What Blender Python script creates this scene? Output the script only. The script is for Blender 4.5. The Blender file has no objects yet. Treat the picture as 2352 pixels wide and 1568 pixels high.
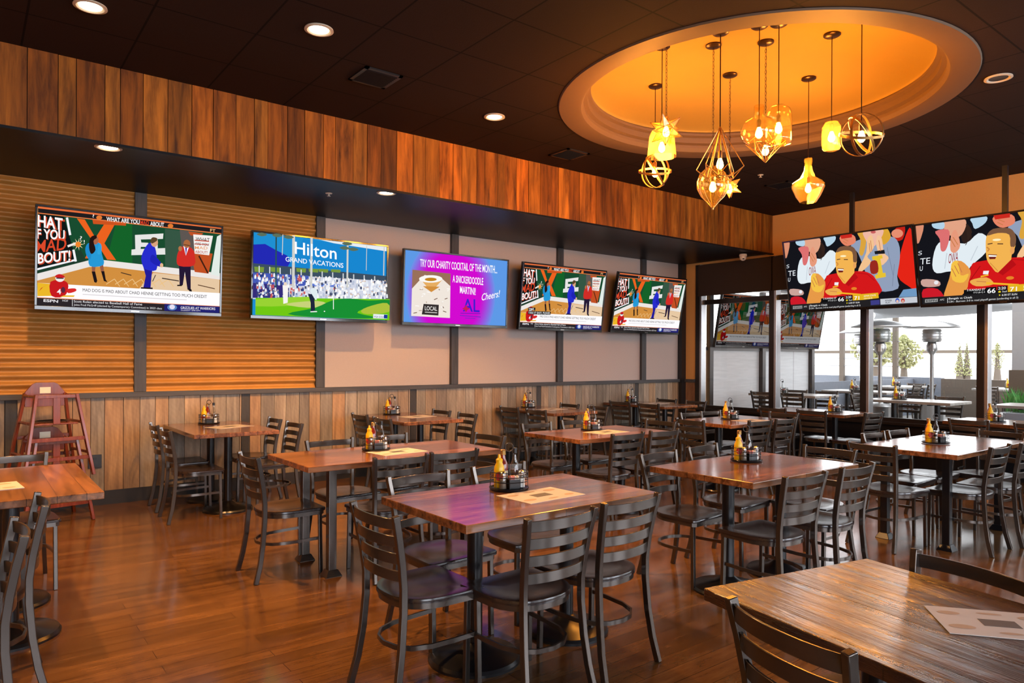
import bpy, math, random
from mathutils import Vector, Matrix
R = math.radians
random.seed(7)
SC = bpy.context.scene
COL = SC.collection

# ------------------------------------------------------------------ camera, world, exposure
CAMH = 1.462
fwd = Vector((0.61326, 0.78988, 0)).normalized()
cam_d = bpy.data.cameras.new('camera'); cam = bpy.data.objects.new('camera', cam_d); COL.objects.link(cam)
cam.location = (0, 0, CAMH)
cam.rotation_euler = (fwd.to_track_quat('-Z', 'Y').to_matrix() @ Matrix.Rotation(0.005, 3, 'Z')).to_euler()
cam_d.sensor_width = 36; cam_d.lens = 36*1618/2352
cam_d.shift_x = 0.0; cam_d.shift_y = (820-784)/2352
cam_d.clip_start = .05; cam_d.clip_end = 500
SC.camera = cam
SC.view_settings.view_transform = 'Standard'; SC.view_settings.look = 'None'
SC.view_settings.gamma = 1; SC.view_settings.exposure = 0.0; SC.view_settings.use_curve_mapping = False
SC.cycles.use_denoising = True
SC.cycles.max_bounces = 8; SC.cycles.diffuse_bounces = 3; SC.cycles.glossy_bounces = 4
SC.cycles.transparent_max_bounces = 16; SC.cycles.transmission_bounces = 6
SC.cycles.caustics_reflective = False; SC.cycles.caustics_refractive = False
SC.cycles.sample_clamp_indirect = 6

world = bpy.data.worlds.new('world'); SC.world = world; world.use_nodes = True
bgn = world.node_tree.nodes['Background']
bgn.inputs['Color'].default_value = (.95, .97, 1.0, 1); bgn.inputs['Strength'].default_value = 4.5

def light(name, kind, loc, power, color, **kw):
    d = bpy.data.lights.new(name, kind); d.energy = power; d.color = color
    o = bpy.data.objects.new(name, d); COL.objects.link(o); o.location = loc
    for k, v in kw.items():
        if k == 'rot': o.rotation_euler = v
        elif k == 'portal': d.cycles.is_portal = True
        else: setattr(d, k, v)
    return o
sun = light('sun', 'SUN', (14, 30, 25), 3.0, (1, .86, .68), rot=Vector((-.25, -.75, -.60)).to_track_quat('-Z', 'Y').to_euler(), angle=.01)

# room dimensions
XW, YW, YS, XB = 9.93, 7.92, -4.2, -3.6      # window wall, screen wall, south wall, west wall
CZ, SZ, FY = 3.683, 3.093, 6.185             # ceiling, soffit, fascia plane
# daylight enters through the window wall and the two big front windows behind the camera
light('window_portal', 'AREA', (XW+.12, 2.0, 1.6), 1, (1, 1, 1), shape='RECTANGLE', size=12.4, size_y=2.6, rot=(R(90), 0, R(90)), portal=True)
SOUTH_WIN = [(-2.6, .6), (1.4, 4.6), (5.4, 8.6)]
for a, b in SOUTH_WIN:
    light('front_window_daylight', 'AREA', ((a+b)/2, YS-.15, 1.9), 150, (.78, .86, 1.0), shape='RECTANGLE', size=b-a, size_y=2.0, rot=(R(90), 0, 0))

# ------------------------------------------------------------------ mesh helpers
def s2l(c):
    return tuple(((v/255)/12.92 if v/255 <= .04045 else ((v/255+.055)/1.055)**2.4) for v in c)
class MB:
    def __init__(s): s.v = []; s.f = []; s.m = []; s.c = []; s.mi = 0; s.col = (1, 1, 1)
    def add(s, vs, fs, M=None):
        b = len(s.v)
        for p in vs: s.v.append(tuple(M @ Vector(p)) if M else tuple(p))
        for f in fs:
            s.f.append([b+i for i in f]); s.m.append(s.mi); s.c.append(s.col)
        return s
    def box(s, c, d, rz=0, M=None, taper=1.0):
        x, y, z = d[0]/2, d[1]/2, d[2]/2
        vs = [(sx*x*(taper if sz > 0 else 1), sy*y*(taper if sz > 0 else 1), sz*z) for sz in (-1, 1) for sx, sy in ((-1, -1), (1, -1), (1, 1), (-1, 1))]
        T = Matrix.Translation(c) @ Matrix.Rotation(rz, 4, 'Z')
        if M: T = T @ M
        return s.add(vs, [(3, 2, 1, 0), (4, 5, 6, 7), (0, 1, 5, 4), (1, 2, 6, 5), (2, 3, 7, 6), (3, 0, 4, 7)], T)
    def span(s, a, b): # box by two corners
        return s.box([(a[i]+b[i])/2 for i in range(3)], [abs(b[i]-a[i]) for i in range(3)])
    def lathe(s, prof, n=24, M=None, close=False):
        vs = []; fs = []
        for r, z in prof:
            for k in range(n):
                a = 2*math.pi*k/n; vs.append((r*math.cos(a), r*math.sin(a), z))
        for i in range(len(prof)-1):
            for k in range(n):
                k2 = (k+1) % n
                fs.append((i*n+k, i*n+k2, (i+1)*n+k2, (i+1)*n+k))
        if prof[0][0] > 1e-4: 
            if close: fs.append(tuple(range(n))[::-1])
        if prof[-1][0] > 1e-4 and close: fs.append(tuple((len(prof)-1)*n+k for k in range(n)))
        return s.add(vs, fs, M)
    def sweep(s, path, prof, closed=False, up=(0, 0, 1), M=None):
        P = [Vector(p) for p in path]; n = len(P); m = len(prof); vs = []; fs = []
        up = Vector(up)
        for i, p in enumerate(P):
            a = P[(i-1) % n] if (closed or i > 0) else p
            b = P[(i+1) % n] if (closed or i < n-1) else p
            t = (b-a).normalized(); sd = t.cross(up)
            if sd.length < 1e-5: sd = t.cross(Vector((1, 0, 0)))
            sd.normalize(); w = sd.cross(t).normalized()
            for u, v in prof: vs.append(tuple(p+sd*u+w*v))
        for i in range(n if closed else n-1):
            j = (i+1) % n
            for k in range(m):
                l = (k+1) % m; fs.append((i*m+k, i*m+l, j*m+l, j*m+k))
        if not closed:
            fs.append(tuple(range(m))[::-1]); fs.append(tuple((n-1)*m+k for k in range(m)))
        return s.add(vs, fs, M)
    def tube(s, path, r, n=8, closed=False, M=None, up=(0, 0, 1)):
        return s.sweep(path, [(r*math.cos(2*math.pi*k/n), r*math.sin(2*math.pi*k/n)) for k in range(n)], closed, up, M)
    def bar(s, a, b, r, n=6):
        d = Vector(b)-Vector(a)
        return s.tube([a, b], r, n, up=(0, 0, 1) if abs(d.normalized().z) < .98 else (1, 0, 0))
    def prism(s, poly, z0, z1, M=None):
        n = len(poly)
        vs = [(x, y, z0) for x, y in poly]+[(x, y, z1) for x, y in poly]
        fs = [tuple(range(n))[::-1], tuple(range(n, 2*n))]+[(i, (i+1) % n, n+(i+1) % n, n+i) for i in range(n)]
        return s.add(vs, fs, M)
    def quad(s, a, b, c, d): return s.add([a, b, c, d], [(0, 1, 2, 3)])
    def mesh(s, name, mats, smooth=False, angle=35, attr=False):
        me = bpy.data.meshes.new(name); me.from_pydata(s.v, [], s.f)
        for m in (mats if isinstance(mats, (list, tuple)) else [mats]): me.materials.append(m)
        me.polygons.foreach_set('material_index', s.m)
        if attr:
            at = me.color_attributes.new('tint', 'FLOAT_COLOR', 'CORNER'); buf = []
            for p, c in zip(me.polygons, s.c): buf += list((c[0], c[1], c[2], 1.0))*p.loop_total
            at.data.foreach_set('color', buf)
        if smooth:
            me.polygons.foreach_set('use_smooth', [True]*len(me.polygons))
            me.set_sharp_from_angle(angle=R(angle))
        me.update(); return me
    def build(s, name, mats, parent=None, smooth=False, angle=35, attr=False, loc=None, bevel=0, solid=0):
        o = bpy.data.objects.new(name, s.mesh(name, mats, smooth, angle, attr)); COL.objects.link(o)
        if parent: o.parent = parent
        if loc: o.location = loc
        if bevel:
            b = o.modifiers.new('bevel', 'BEVEL'); b.width = bevel; b.segments = 2; b.limit_method = 'ANGLE'
        if solid:
            b = o.modifiers.new('solid', 'SOLIDIFY'); b.thickness = solid
        return o
def thing(name, label, cat, loc=(0, 0, 0), rz=0, group=None):
    o = bpy.data.objects.new(name, None); COL.objects.link(o); o.location = loc; o.rotation_euler = (0, 0, rz)
    o.empty_display_size = .1
    return tag(o, label, cat, group)
def tag(o, label, cat, group=None):
    o['label'] = label; o['category'] = cat
    if group: o['group'] = group
    return o
def struct(o): o['kind'] = 'structure'; return o
KIDS = {}
def kids(o):
    return KIDS.get(o.name) or [c for c in o.children]
def dup(o, loc, rz=0, label=None, cat=None, group=None, scale=None):
    def rec(a, par):
        c = a.copy(); COL.objects.link(c)
        if par: c.parent = par
        for ch in list(a.children): rec(ch, c)
        return c
    c = rec(o, None); c.location = loc; c.rotation_euler = (0, 0, rz)
    if scale: c.scale = scale
    if label: c['label'] = label
    if cat: c['category'] = cat
    if group: c['group'] = group
    return c
class Proto:   # the first placing moves the built thing itself, later ones copy it with its parts
    def __init__(s, o): s.o = o; s.used = False
    def put(s, loc, rz, label, group=None, scale=None):
        if not s.used:
            s.used = True; o = s.o; o.location = loc; o.rotation_euler = (0, 0, rz); o['label'] = label
            if group: o['group'] = group
            if scale: o.scale = scale
            return o
        c = dup(s.o, loc, rz, label, None, group, scale)
        if not scale: c.scale = (1, 1, 1)
        return c

# ------------------------------------------------------------------ materials
def nt(name):
    m = bpy.data.materials.new(name); m.use_nodes = True; t = m.node_tree
    return m, t, t.nodes['Principled BSDF']
def N(t, kind, **kw):
    n = t.nodes.new(kind)
    for k, v in kw.items():
        if k in n.inputs: n.inputs[k].default_value = v
        else: setattr(n, k, v)
    return n
def pbr(name, col, rough=.5, metal=0, noise=0, scale=20, bump=0, coat=0, spec=.5, emis=None, es=0):
    m, t, p = nt(name)
    p.inputs['Base Color'].default_value = (*col, 1); p.inputs['Roughness'].default_value = rough
    p.inputs['Metallic'].default_value = metal; p.inputs['Coat Weight'].default_value = coat
    p.inputs['Specular IOR Level'].default_value = spec; p.inputs['Coat Roughness'].default_value = .08
    if emis: p.inputs['Emission Color'].default_value = (*emis, 1); p.inputs['Emission Strength'].default_value = es
    tc = N(t, 'ShaderNodeTexCoord'); nz = N(t, 'ShaderNodeTexNoise', Scale=scale, Detail=5.0)
    t.links.new(tc.outputs['Object'], nz.inputs['Vector'])
    if noise:
        mx = N(t, 'ShaderNodeMix', data_type='RGBA'); mx.inputs['A'].default_value = (*[c*(1-noise) for c in col], 1)
        mx.inputs['B'].default_value = (*[min(1, c*(1+noise)) for c in col], 1)
        t.links.new(nz.outputs['Fac'], mx.inputs['Factor']); t.links.new(mx.outputs['Result'], p.inputs['Base Color'])
    if bump:
        b = N(t, 'ShaderNodeBump', Strength=bump, Distance=.01); t.links.new(nz.outputs['Fac'], b.inputs['Height'])
        t.links.new(b.outputs['Normal'], p.inputs['Normal'])
    return m
def wood(name, dark, lite, axis='X', rough=.35, coat=0, attr=False, grain=1.0, rows=None, bump=.15, stretch=14, spec=.5, rand=False, diag=False, bdist=.004):
    m, t, p = nt(name); L = t.links
    tc = N(t, 'ShaderNodeTexCoord'); mp = N(t, 'ShaderNodeMapping')
    k = {'X': (1, stretch, stretch), 'Y': (stretch, 1, stretch), 'Z': (stretch, stretch, 1)}[axis]
    mp.inputs['Scale'].default_value = k
    src = tc.outputs['Object']
    if rand:
        oi = N(t, 'ShaderNodeObjectInfo'); va = N(t, 'ShaderNodeVectorMath', operation='MULTIPLY_ADD')
        va.inputs[1].default_value = (37, 53, 11); L.new(oi.outputs['Random'], va.inputs[0]); L.new(src, va.inputs[2]); src = va.outputs[0]
    if attr: # shift the grain from board to board
        at = N(t, 'ShaderNodeVertexColor', layer_name='tint')
        va = N(t, 'ShaderNodeVectorMath', operation='MULTIPLY_ADD'); va.inputs[1].default_value = (31, 17, 9)
        L.new(at.outputs['Color'], va.inputs[0]); L.new(src, va.inputs[2]); src = va.outputs[0]
    L.new(src, mp.inputs['Vector'])
    nz = N(t, 'ShaderNodeTexNoise', Scale=2.2*grain, Detail=7.0, Roughness=.62, Distortion=.35); L.new(mp.outputs[0], nz.inputs['Vector'])
    rp = N(t, 'ShaderNodeValToRGB'); rp.color_ramp.elements[0].position = .3; rp.color_ramp.elements[1].position = .7
    rp.color_ramp.elements[0].color = (*dark, 1); rp.color_ramp.elements[1].color = (*lite, 1)
    L.new(nz.outputs['Fac'], rp.inputs['Fac']); out = rp.outputs['Color']
    if rows:
        br = N(t, 'ShaderNodeTexBrick'); br.offset = .37; br.inputs['Scale'].default_value = 1
        br.inputs['Brick Width'].default_value = rows[1]; br.inputs['Row Height'].default_value = rows[0]
        br.inputs['Mortar Size'].default_value = rows[2]; br.inputs['Mortar Smooth'].default_value = .2
        br.inputs['Color1'].default_value = (rows[3],)*3+(1,); br.inputs['Color2'].default_value = (rows[4],)*3+(1,)
        br.inputs['Mortar'].default_value = (.12, .10, .09, 1)
        bo = N(t, 'ShaderNodeMapping'); bo.inputs['Location'].default_value = (.05, .048, .02); L.new(tc.outputs['Object'], bo.inputs[0]); L.new(bo.outputs[0], br.inputs['Vector'])
        mx = N(t, 'ShaderNodeMix', data_type='RGBA', blend_type='MULTIPLY'); mx.inputs['Factor'].default_value = 1
        L.new(out, mx.inputs['A']); L.new(br.outputs['Color'], mx.inputs['B']); out = mx.outputs['Result']
    if attr:
        mx = N(t, 'ShaderNodeMix', data_type='RGBA', blend_type='MULTIPLY'); mx.inputs['Factor'].default_value = 1
        L.new(out, mx.inputs['A']); L.new(at.outputs['Color'], mx.inputs['B']); out = mx.outputs['Result']
    if diag: # saw marks
        wv = N(t, 'ShaderNodeTexWave', Scale=11.0, Distortion=3.0); wv.bands_direction = 'DIAGONAL'; L.new(tc.outputs['Object'], wv.inputs['Vector'])
        mx = N(t, 'ShaderNodeMix', data_type='RGBA', blend_type='MULTIPLY'); mx.inputs['Factor'].default_value = .05
        L.new(out, mx.inputs['A']); L.new(wv.outputs['Color'], mx.inputs['B']); out = mx.outputs['Result']
    L.new(out, p.inputs['Base Color'])
    p.inputs['Coat Weight'].default_value = coat; p.inputs['Coat Roughness'].default_value = .1; p.inputs['Specular IOR Level'].default_value = spec
    rr = N(t, 'ShaderNodeMapRange'); rr.inputs['To Min'].default_value = rough*.75; rr.inputs['To Max'].default_value = rough*1.3
    L.new(nz.outputs['Fac'], rr.inputs['Value']); L.new(rr.outputs[0], p.inputs['Roughness'])
    b = N(t, 'ShaderNodeBump', Strength=bump, Distance=bdist); L.new(nz.outputs['Fac'], b.inputs['Height']); L.new(b.outputs['Normal'], p.inputs['Normal'])
    if coat: L.new(b.outputs['Normal'], p.inputs['Coat Normal'])
    return m
def thin_glass(name, tint, gloss=1.0, rough=.02, ior=1.5, milky=0):
    m = bpy.data.materials.new(name); m.use_nodes = True; t = m.node_tree; t.nodes.clear()
    out = N(t, 'ShaderNodeOutputMaterial'); tr = N(t, 'ShaderNodeBsdfTransparent', Color=(*tint, 1))
    gl = N(t, 'ShaderNodeBsdfGlossy', Roughness=rough); fr = N(t, 'ShaderNodeFresnel', IOR=ior)
    mx = N(t, 'ShaderNodeMixShader'); ma = N(t, 'ShaderNodeMath', operation='MULTIPLY'); ma.inputs[1].default_value = gloss
    ge = N(t, 'ShaderNodeNewGeometry'); mr = N(t, 'ShaderNodeMapRange'); mr.inputs['To Min'].default_value = ior; mr.inputs['To Max'].default_value = 1/ior   # same sheet of glass from both faces
    t.links.new(ge.outputs['Backfacing'], mr.inputs['Value']); t.links.new(mr.outputs[0], fr.inputs['IOR'])
    t.links.new(fr.outputs[0], ma.inputs[0]); t.links.new(ma.outputs[0], mx.inputs[0])
    src = tr.outputs[0]
    if milky:
        df = N(t, 'ShaderNodeBsdfTranslucent', Color=(1, .72, .30, 1)); m2 = N(t, 'ShaderNodeMixShader'); m2.inputs[0].default_value = milky
        t.links.new(src, m2.inputs[1]); t.links.new(df.outputs[0], m2.inputs[2]); src = m2.outputs[0]
    t.links.new(src, mx.inputs[1]); t.links.new(gl.outputs[0], mx.inputs[2]); t.links.new(mx.outputs[0], out.inputs[0])
    return m
def emit(name, col, s):
    m = bpy.data.materials.new(name); m.use_nodes = True; t = m.node_tree; t.nodes.clear()
    o = N(t, 'ShaderNodeOutputMaterial'); e = N(t, 'ShaderNodeEmission', Color=(*col, 1), Strength=s); t.links.new(e.outputs[0], o.inputs[0]); return m
def emit_attr(name, s):
    m = bpy.data.materials.new(name); m.use_nodes = True; t = m.node_tree; t.nodes.clear()
    o = N(t, 'ShaderNodeOutputMaterial'); e = N(t, 'ShaderNodeEmission', Strength=s); a = N(t, 'ShaderNodeVertexColor', layer_name='tint')
    t.links.new(a.outputs['Color'], e.inputs['Color']); t.links.new(e.outputs[0], o.inputs[0]); return m

M = {}
M['floor'] = wood('floor_boards', (.090, .036, .010), (.19, .088, .028), 'X', .17, .25, rows=(.105, 1.25, .0014, .70, 1.15), bump=.05, stretch=7, grain=1.1)
M['fascia'] = wood('reclaimed_fascia_boards', (.080, .023, .002), (.56, .20, .022), 'Z', .6, attr=True, bump=.3, stretch=9, grain=.75, spec=.25)
M['wains'] = wood('weathered_wainscot_boards', (.20, .145, .10), (.46, .37, .27), 'Z', .6, attr=True, bump=.3, stretch=10, grain=.9, diag=True)
M['trim'] = wood('grey_stained_trim', (.035, .034, .036), (.085, .082, .085), 'X', .55, bump=.3)
M['trimz'] = wood('grey_stained_post', (.030, .029, .031), (.075, .073, .076), 'Z', .55, bump=.3)
M['paint'] = pbr('taupe_wall_paint', (.50, .42, .385), .8, noise=.05, scale=60, bump=.05)
M['paint2'] = pbr('tan_wall_paint', (.78, .40, .12), .8, noise=.05, scale=60, bump=.05)
M['ceil'] = pbr('dark_brown_ceiling_tile', (.085, .045, .036), .85, noise=.25, scale=90, bump=.25)
M['grid'] = pbr('ceiling_tile_joint', (.05, .028, .022), .8, noise=.1)
M['soffit'] = pbr('black_soffit_paint', (.006, .006, .009), .42, noise=.1, spec=.18)
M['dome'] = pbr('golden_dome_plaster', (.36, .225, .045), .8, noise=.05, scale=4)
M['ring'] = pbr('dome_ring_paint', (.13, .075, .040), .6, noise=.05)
M['corr'] = pbr('rusted_corrugated_metal', (.42, .19, .040), .42, .1, noise=.25, scale=5, spec=.3)
M['black'] = pbr('black_paint', (.012, .012, .014), .35, noise=.1)
M['lowb'] = pbr('matt_black_low_wall', (.008, .008, .010), .6, noise=.1, spec=.15)
M['blackm'] = pbr('black_powder_coat', (.010, .010, .012), .28, .2, noise=.15, spec=.6)
M['base'] = pbr('wall_base_black', (.02, .018, .018), .5, noise=.1)
M['bronze'] = pbr('bronze_window_frame', (.040, .033, .031), .30, .6, noise=.15, scale=40)
M['alu'] = pbr('bare_aluminium_edge', (.55, .55, .57), .3, .9, noise=.1)
M['shade'] = pbr('dark_roller_shade', (.035, .022, .017), .85, noise=.15, scale=200)
M['chairm'] = pbr('gunmetal_chair_frame', (.115, .098, .086), .22, .75, noise=.08, scale=30)
M['seat'] = wood('dark_chair_seat', (.018, .011, .010), (.034, .021, .019), 'Y', .20, 0, bump=.02, spec=.6, rand=True)
M['top'] = wood('reclaimed_tabletop', (.060, .018, .006), (.38, .145, .052), 'X', .22, .6, rows=(.127, 1.1, .0016, .45, 1.35), bump=.10, stretch=9, grain=1.3, rand=True)
M['topr'] = wood('ridged_dark_tabletop', (.022, .009, .007), (.11, .038, .020), 'X', .28, .8, rows=(.127, 1.5, .0016, .7, 1.2), bump=1.0, stretch=12, grain=.6, bdist=.02)
M['topo'] = wood('grey_patio_tabletop', (.33, .30, .28), (.50, .47, .44), 'X', .3, rows=(.127, 1.5, .002, .85, 1.1), bump=.1)
M['paper'] = pbr('menu_paper', (.66, .61, .58), .40, noise=.05)
M['ink'] = pbr('menu_print', (.10, .09, .09), .5, noise=.1)
M['ink2'] = pbr('menu_faint_print', (.50, .36, .26), .5, noise=.1)
M['mustard'] = pbr('mustard_yellow_plastic', (.85, .50, .01), .3, noise=.03)
M['redlab'] = pbr('red_label', (.55, .03, .02), .4, noise=.05)
M['cream'] = pbr('cream_label', (.75, .68, .50), .4, noise=.05)
M['ketch'] = pbr('dark_red_sauce', (.22, .018, .008), .12, noise=.1, coat=.5)
M['sauce'] = pbr('brown_sauce', (.085, .020, .008), .1, noise=.1, coat=.6)
M['gold'] = pbr('brass_cap', (.42, .24, .07), .35, .6, noise=.1)
M['cglass'] = thin_glass('clear_bottle_glass', (.93, .95, .94), 1.6, .03)
M['steel'] = pbr('polished_steel', (.62, .61, .60), .2, 1, noise=.05)
M['salt'] = pbr('white_salt', (.85, .83, .80), .6, noise=.05)
M['pepper'] = pbr('ground_pepper', (.16, .12, .09), .8, noise=.5, scale=300)
M['pink'] = pbr('pink_packet', (.75, .32, .30), .5, noise=.05); M['white'] = pbr('white_packet', (.85, .82, .78), .5, noise=.03)
M['tvb'] = pbr('glossy_black_tv_case', (.010, .010, .011), .14, noise=.05, coat=.5)
M['pic'] = emit_attr('lit_tv_picture', 1.05)
M['picd'] = emit_attr('lit_tv_picture_washed', .30)
M['bulb'] = emit('glowing_filament_bulb', (1, .50, .12), 60)
M['amber'] = thin_glass('amber_tinted_glass', (1.0, .85, .50), 1.9, .04, milky=.07)
M['amberm'] = thin_glass('seeded_amber_glass', (1.0, .80, .38), 1.4, .1, milky=.17)
M['brass'] = pbr('aged_brass_wire', (.55, .31, .10), .32, .9, noise=.2, scale=30)
M['bronzec'] = pbr('oil_rubbed_bronze', (.06, .032, .022), .3, .8, noise=.2)
M['redwood'] = wood('reddish_high_chair_wood', (.12, .018, .005), (.24, .045, .010), 'Z', .25, .15, bump=.08)
M['can'] = pbr('white_baffle', (.70, .62, .50), .4, noise=.03)
M['canlit'] = emit('recessed_lamp_glow', (1, .80, .52), 14)
M['glass'] = thin_glass('window_glass', (.95, .965, .97), 1.25, .0)
M['siding'] = wood('grey_horizontal_siding', (.58, .58, .59), (.70, .70, .71), 'X', .5, rows=(.14, 8, .006, .93, 1.05), bump=.1)
M['patio'] = pbr('patio_concrete', (.30, .29, .28), .6, noise=.15, scale=3, bump=.1)
M['asph'] = pbr('pale_parking_lot', (.55, .53, .50), .9, noise=.08, scale=1)
M['pwall'] = pbr('dark_patio_wall', (.11, .085, .065), .7, noise=.1)
M['pwall2'] = pbr('slate_patio_panel', (.17, .19, .23), .6, noise=.1)
M['heat'] = pbr('brushed_heater_steel', (.50, .50, .50), .32, .9, noise=.1)
M['canvas'] = pbr('grey_canopy_cloth', (.33, .35, .38), .85, noise=.05)
M['leaf'] = pbr('olive_foliage', (.27, .27, .13), .8, noise=.5, scale=6, bump=.4)
M['leaf2'] = pbr('bright_green_leaves', (.06, .26, .05), .6, noise=.5, scale=20)
M['grey'] = pbr('pale_grey_column', (.36, .36, .37), .7, noise=.05)
M['wh'] = pbr('white_plastic', (.8, .74, .68), .35, noise=.02)

# ------------------------------------------------------------------ room shell
def boards(x0, x1, z0, z1, y, w0, w1, tints, name, mat, special=(), depth=.02):
    mb = MB(); x = x0; rnd = random.Random(name)
    sp = sorted(special)
    while x < x1-1e-4:
        w = rnd.uniform(w0, w1)
        nx = [s_ for s_ in sp if x < s_[0] < x+w or abs(s_[0]-x) < 1e-4]
        c = rnd.choice(tints); v = rnd.uniform(.68, 1.18); c = [k*v for k in c]
        if nx:
            if abs(nx[0][0]-x) < 1e-4: w = nx[0][1]-nx[0][0]; c = nx[0][2]
            else: w = nx[0][0]-x
        e = min(x+w, x1); d = depth+rnd.uniform(-.003, .003)
        mb.col = tuple(c); mb.span((x+.0025, y-d, z0), (e-.0025, y, z1)); x = e
    mb.col = (.05, .04, .03); mb.span((x0, y-.004, z0), (x1, y, z1))
    return struct(mb.build(name, mat, attr=True))
struct(MB().span((XB-.2, YS-.2, -.1), (XW+.02, YW+.2, 0)).build('floor', M['floor']))
# screen wall
struct(MB().span((XB-.2, YW, 0), (XW+.2, YW+.2, CZ+.2)).build('wall_left', M['paint']))
tw = [(1, 1, 1), (.92, .98, 1.05), (1.05, .86, .66), (1.0, .90, .80), (.80, .84, .86), (1.06, .82, .60), (.9, .9, .92)]
greyb = [(2.39+2.1*k, 2.48+2.1*k, (.13, .15, .19)) for k in range(-2, 4)]
boards(XB, XW-.02, .135, 1.045, YW, .115, .165, tw, 'wall_left_wainscot', M['wains'], greyb)
struct(MB().span((XB, YW-.03, 0), (XW-.02, YW, .135)).build('baseboard_left', M['base']))
struct(MB().span((XB, YW-.055, 1.045), (XW-.02, YW, 1.0965)).build('trim_chair_rail', M['trim'], bevel=.004))
POSTS = [-2.36, -.47, 1.39, 3.28, 5.15, 7.03, 8.88]
for i, x in enumerate(POSTS):
    struct(MB().span((x-.055, YW-.05, 1.0965), (x+.055, YW, SZ)).build('trim_%d' % (i+1), M['trimz'], bevel=.004))
struct(MB().span((XW-.13, YW-.09, 0), (XW-.02, YW, SZ)).build('trim_corner', M['black']))
for j, (a, b) in enumerate(((XB, -2.415), (-2.305, -.525), (-.415, 1.335), (1.445, 3.225))):   # corrugated panels
    mb = MB(); n = 190; vs = []; fs = []
    for k in range(n+1):
        z = 1.0965+(SZ-1.0965)*k/n; y = YW-.018-.013*math.sin(2*math.pi*z/.083)
        vs += [(a, y, z), (b, y, z)]
    for k in range(n): fs.append((2*k, 2*k+1, 2*k+3, 2*k+2))
    mb.add(vs, fs); struct(mb.build('wall_left_corrugated_%d' % (j+1), M['corr'], smooth=True, angle=80))
# soffit and fascia
struct(MB().span((XB, FY+.03, SZ), (XW, YW, SZ+.05)).build('ceiling_soffit', M['soffit']))
tf = [(1, 1, 1), (1.15, .95, .75), (.75, .62, .52), (1.1, 1.05, .95), (.60, .50, .44), (1.25, 1.0, .7), (.9, .8, .75)]
boards(XB, XW, SZ, CZ, FY+.02, .10, .19, tf, 'wall_left_fascia', M['fascia'], depth=.022)
struct(MB().span((XB, FY-.02, SZ-.02), (XW, FY+.03, SZ)).build('trim_fascia_edge', M['soffit']))
# ceiling with a round opening
CX, CY, RI, RO = 5.386, 3.568, 1.47, 1.664
def ring_cells():
    mb = MB(); n = 72; t = .635
    circ = [(CX+RO*math.cos(2*math.pi*k/n), CY+RO*math.sin(2*math.pi*k/n)) for k in range(n)]
    x0, x1, y0, y1 = XB-.1, XW+.1, YS-.1, FY+.02
    def edge(a):
        c, s = math.cos(a), math.sin(a); ts = []
        if c > 1e-9: ts.append((x1-CX)/c)
        if c < -1e-9: ts.append((x0-CX)/c)
        if s > 1e-9: ts.append((y1-CY)/s)
        if s < -1e-9: ts.append((y0-CY)/s)
        k = min(ts); return (CX+c*k, CY+s*k)
    angs = sorted([2*math.pi*k/n for k in range(n)]+[math.atan2(y-CY, x-CX) % (2*math.pi) for x in (x0, x1) for y in (y0, y1)])
    vs = []; fs = []
    for a in angs:
        e = edge(a); vs += [(CX+RO*math.cos(a), CY+RO*math.sin(a), CZ), (e[0], e[1], CZ)]
    m = len(angs)
    for k in range(m):
        l = (k+1) % m; fs.append((2*k, 2*k+1, 2*l+1, 2*l))
    mb.add(vs, fs); return mb
m, t, p = nt('ceiling_tiles'); L = t.links
tc = N(t, 'ShaderNodeTexCoord'); br = N(t, 'ShaderNodeTexBrick'); br.offset = 0; mp = N(t, 'ShaderNodeMapping'); mp.inputs['Location'].default_value = (-3.485+.635*10, -3.03+.635*10, 0)
br.inputs['Scale'].default_value = 1; br.inputs['Brick Width'].default_value = .635; br.inputs['Row Height'].default_value = .635
br.inputs['Mortar Size'].default_value = .007; br.inputs['Mortar Smooth'].default_value = .1
for k_ in ('Color1', 'Color2'): br.inputs[k_].default_value = (.026, .0145, .012, 1)
br.inputs['Color2'].default_value = (.029, .016, .013, 1); br.inputs['Mortar'].default_value = (.007, .004, .004, 1)
nz = N(t, 'ShaderNodeTexNoise', Scale=120.0, Detail=3.0); b = N(t, 'ShaderNodeBump', Strength=.25, Distance=.004)
L.new(tc.outputs['Object'], mp.inputs[0]); L.new(mp.outputs[0], br.inputs['Vector']); L.new(tc.outputs['Object'], nz.inputs['Vector'])
L.new(nz.outputs['Fac'], b.inputs['Height']); L.new(b.outputs['Normal'], p.inputs['Normal']); L.new(br.outputs['Color'], p.inputs['Base Color']); p.inputs['Roughness'].default_value = .85; p.inputs['Specular IOR Level'].default_value = .12
struct(ring_cells().build('ceiling', m))
struct(MB().lathe([(RO+.01, CZ+.002), (RO, CZ-.012), (RI+.02, CZ-.012), (RI, CZ-.004), (RI-.02, CZ+.03), (RI-.02, CZ+.06), (RI-.055, CZ+.075), (RI-.055, CZ+.13), (RI-.085, CZ+.145), (RI-.085, CZ+.17), (RI-.06, CZ+.19)], 96, Matrix.Translation((CX, CY, 0))).build('trim_dome_ring', M['ring'], smooth=True, angle=30))
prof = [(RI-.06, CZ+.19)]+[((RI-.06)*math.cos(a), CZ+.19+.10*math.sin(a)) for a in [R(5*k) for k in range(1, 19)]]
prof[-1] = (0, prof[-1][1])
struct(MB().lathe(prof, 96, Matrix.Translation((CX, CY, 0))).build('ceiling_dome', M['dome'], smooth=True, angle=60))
struct(MB().span((XB-.2, YS-.2, CZ+.32), (XW+.3, YW+.2, CZ+.42)).build('ceiling_slab', M['black']))
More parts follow.
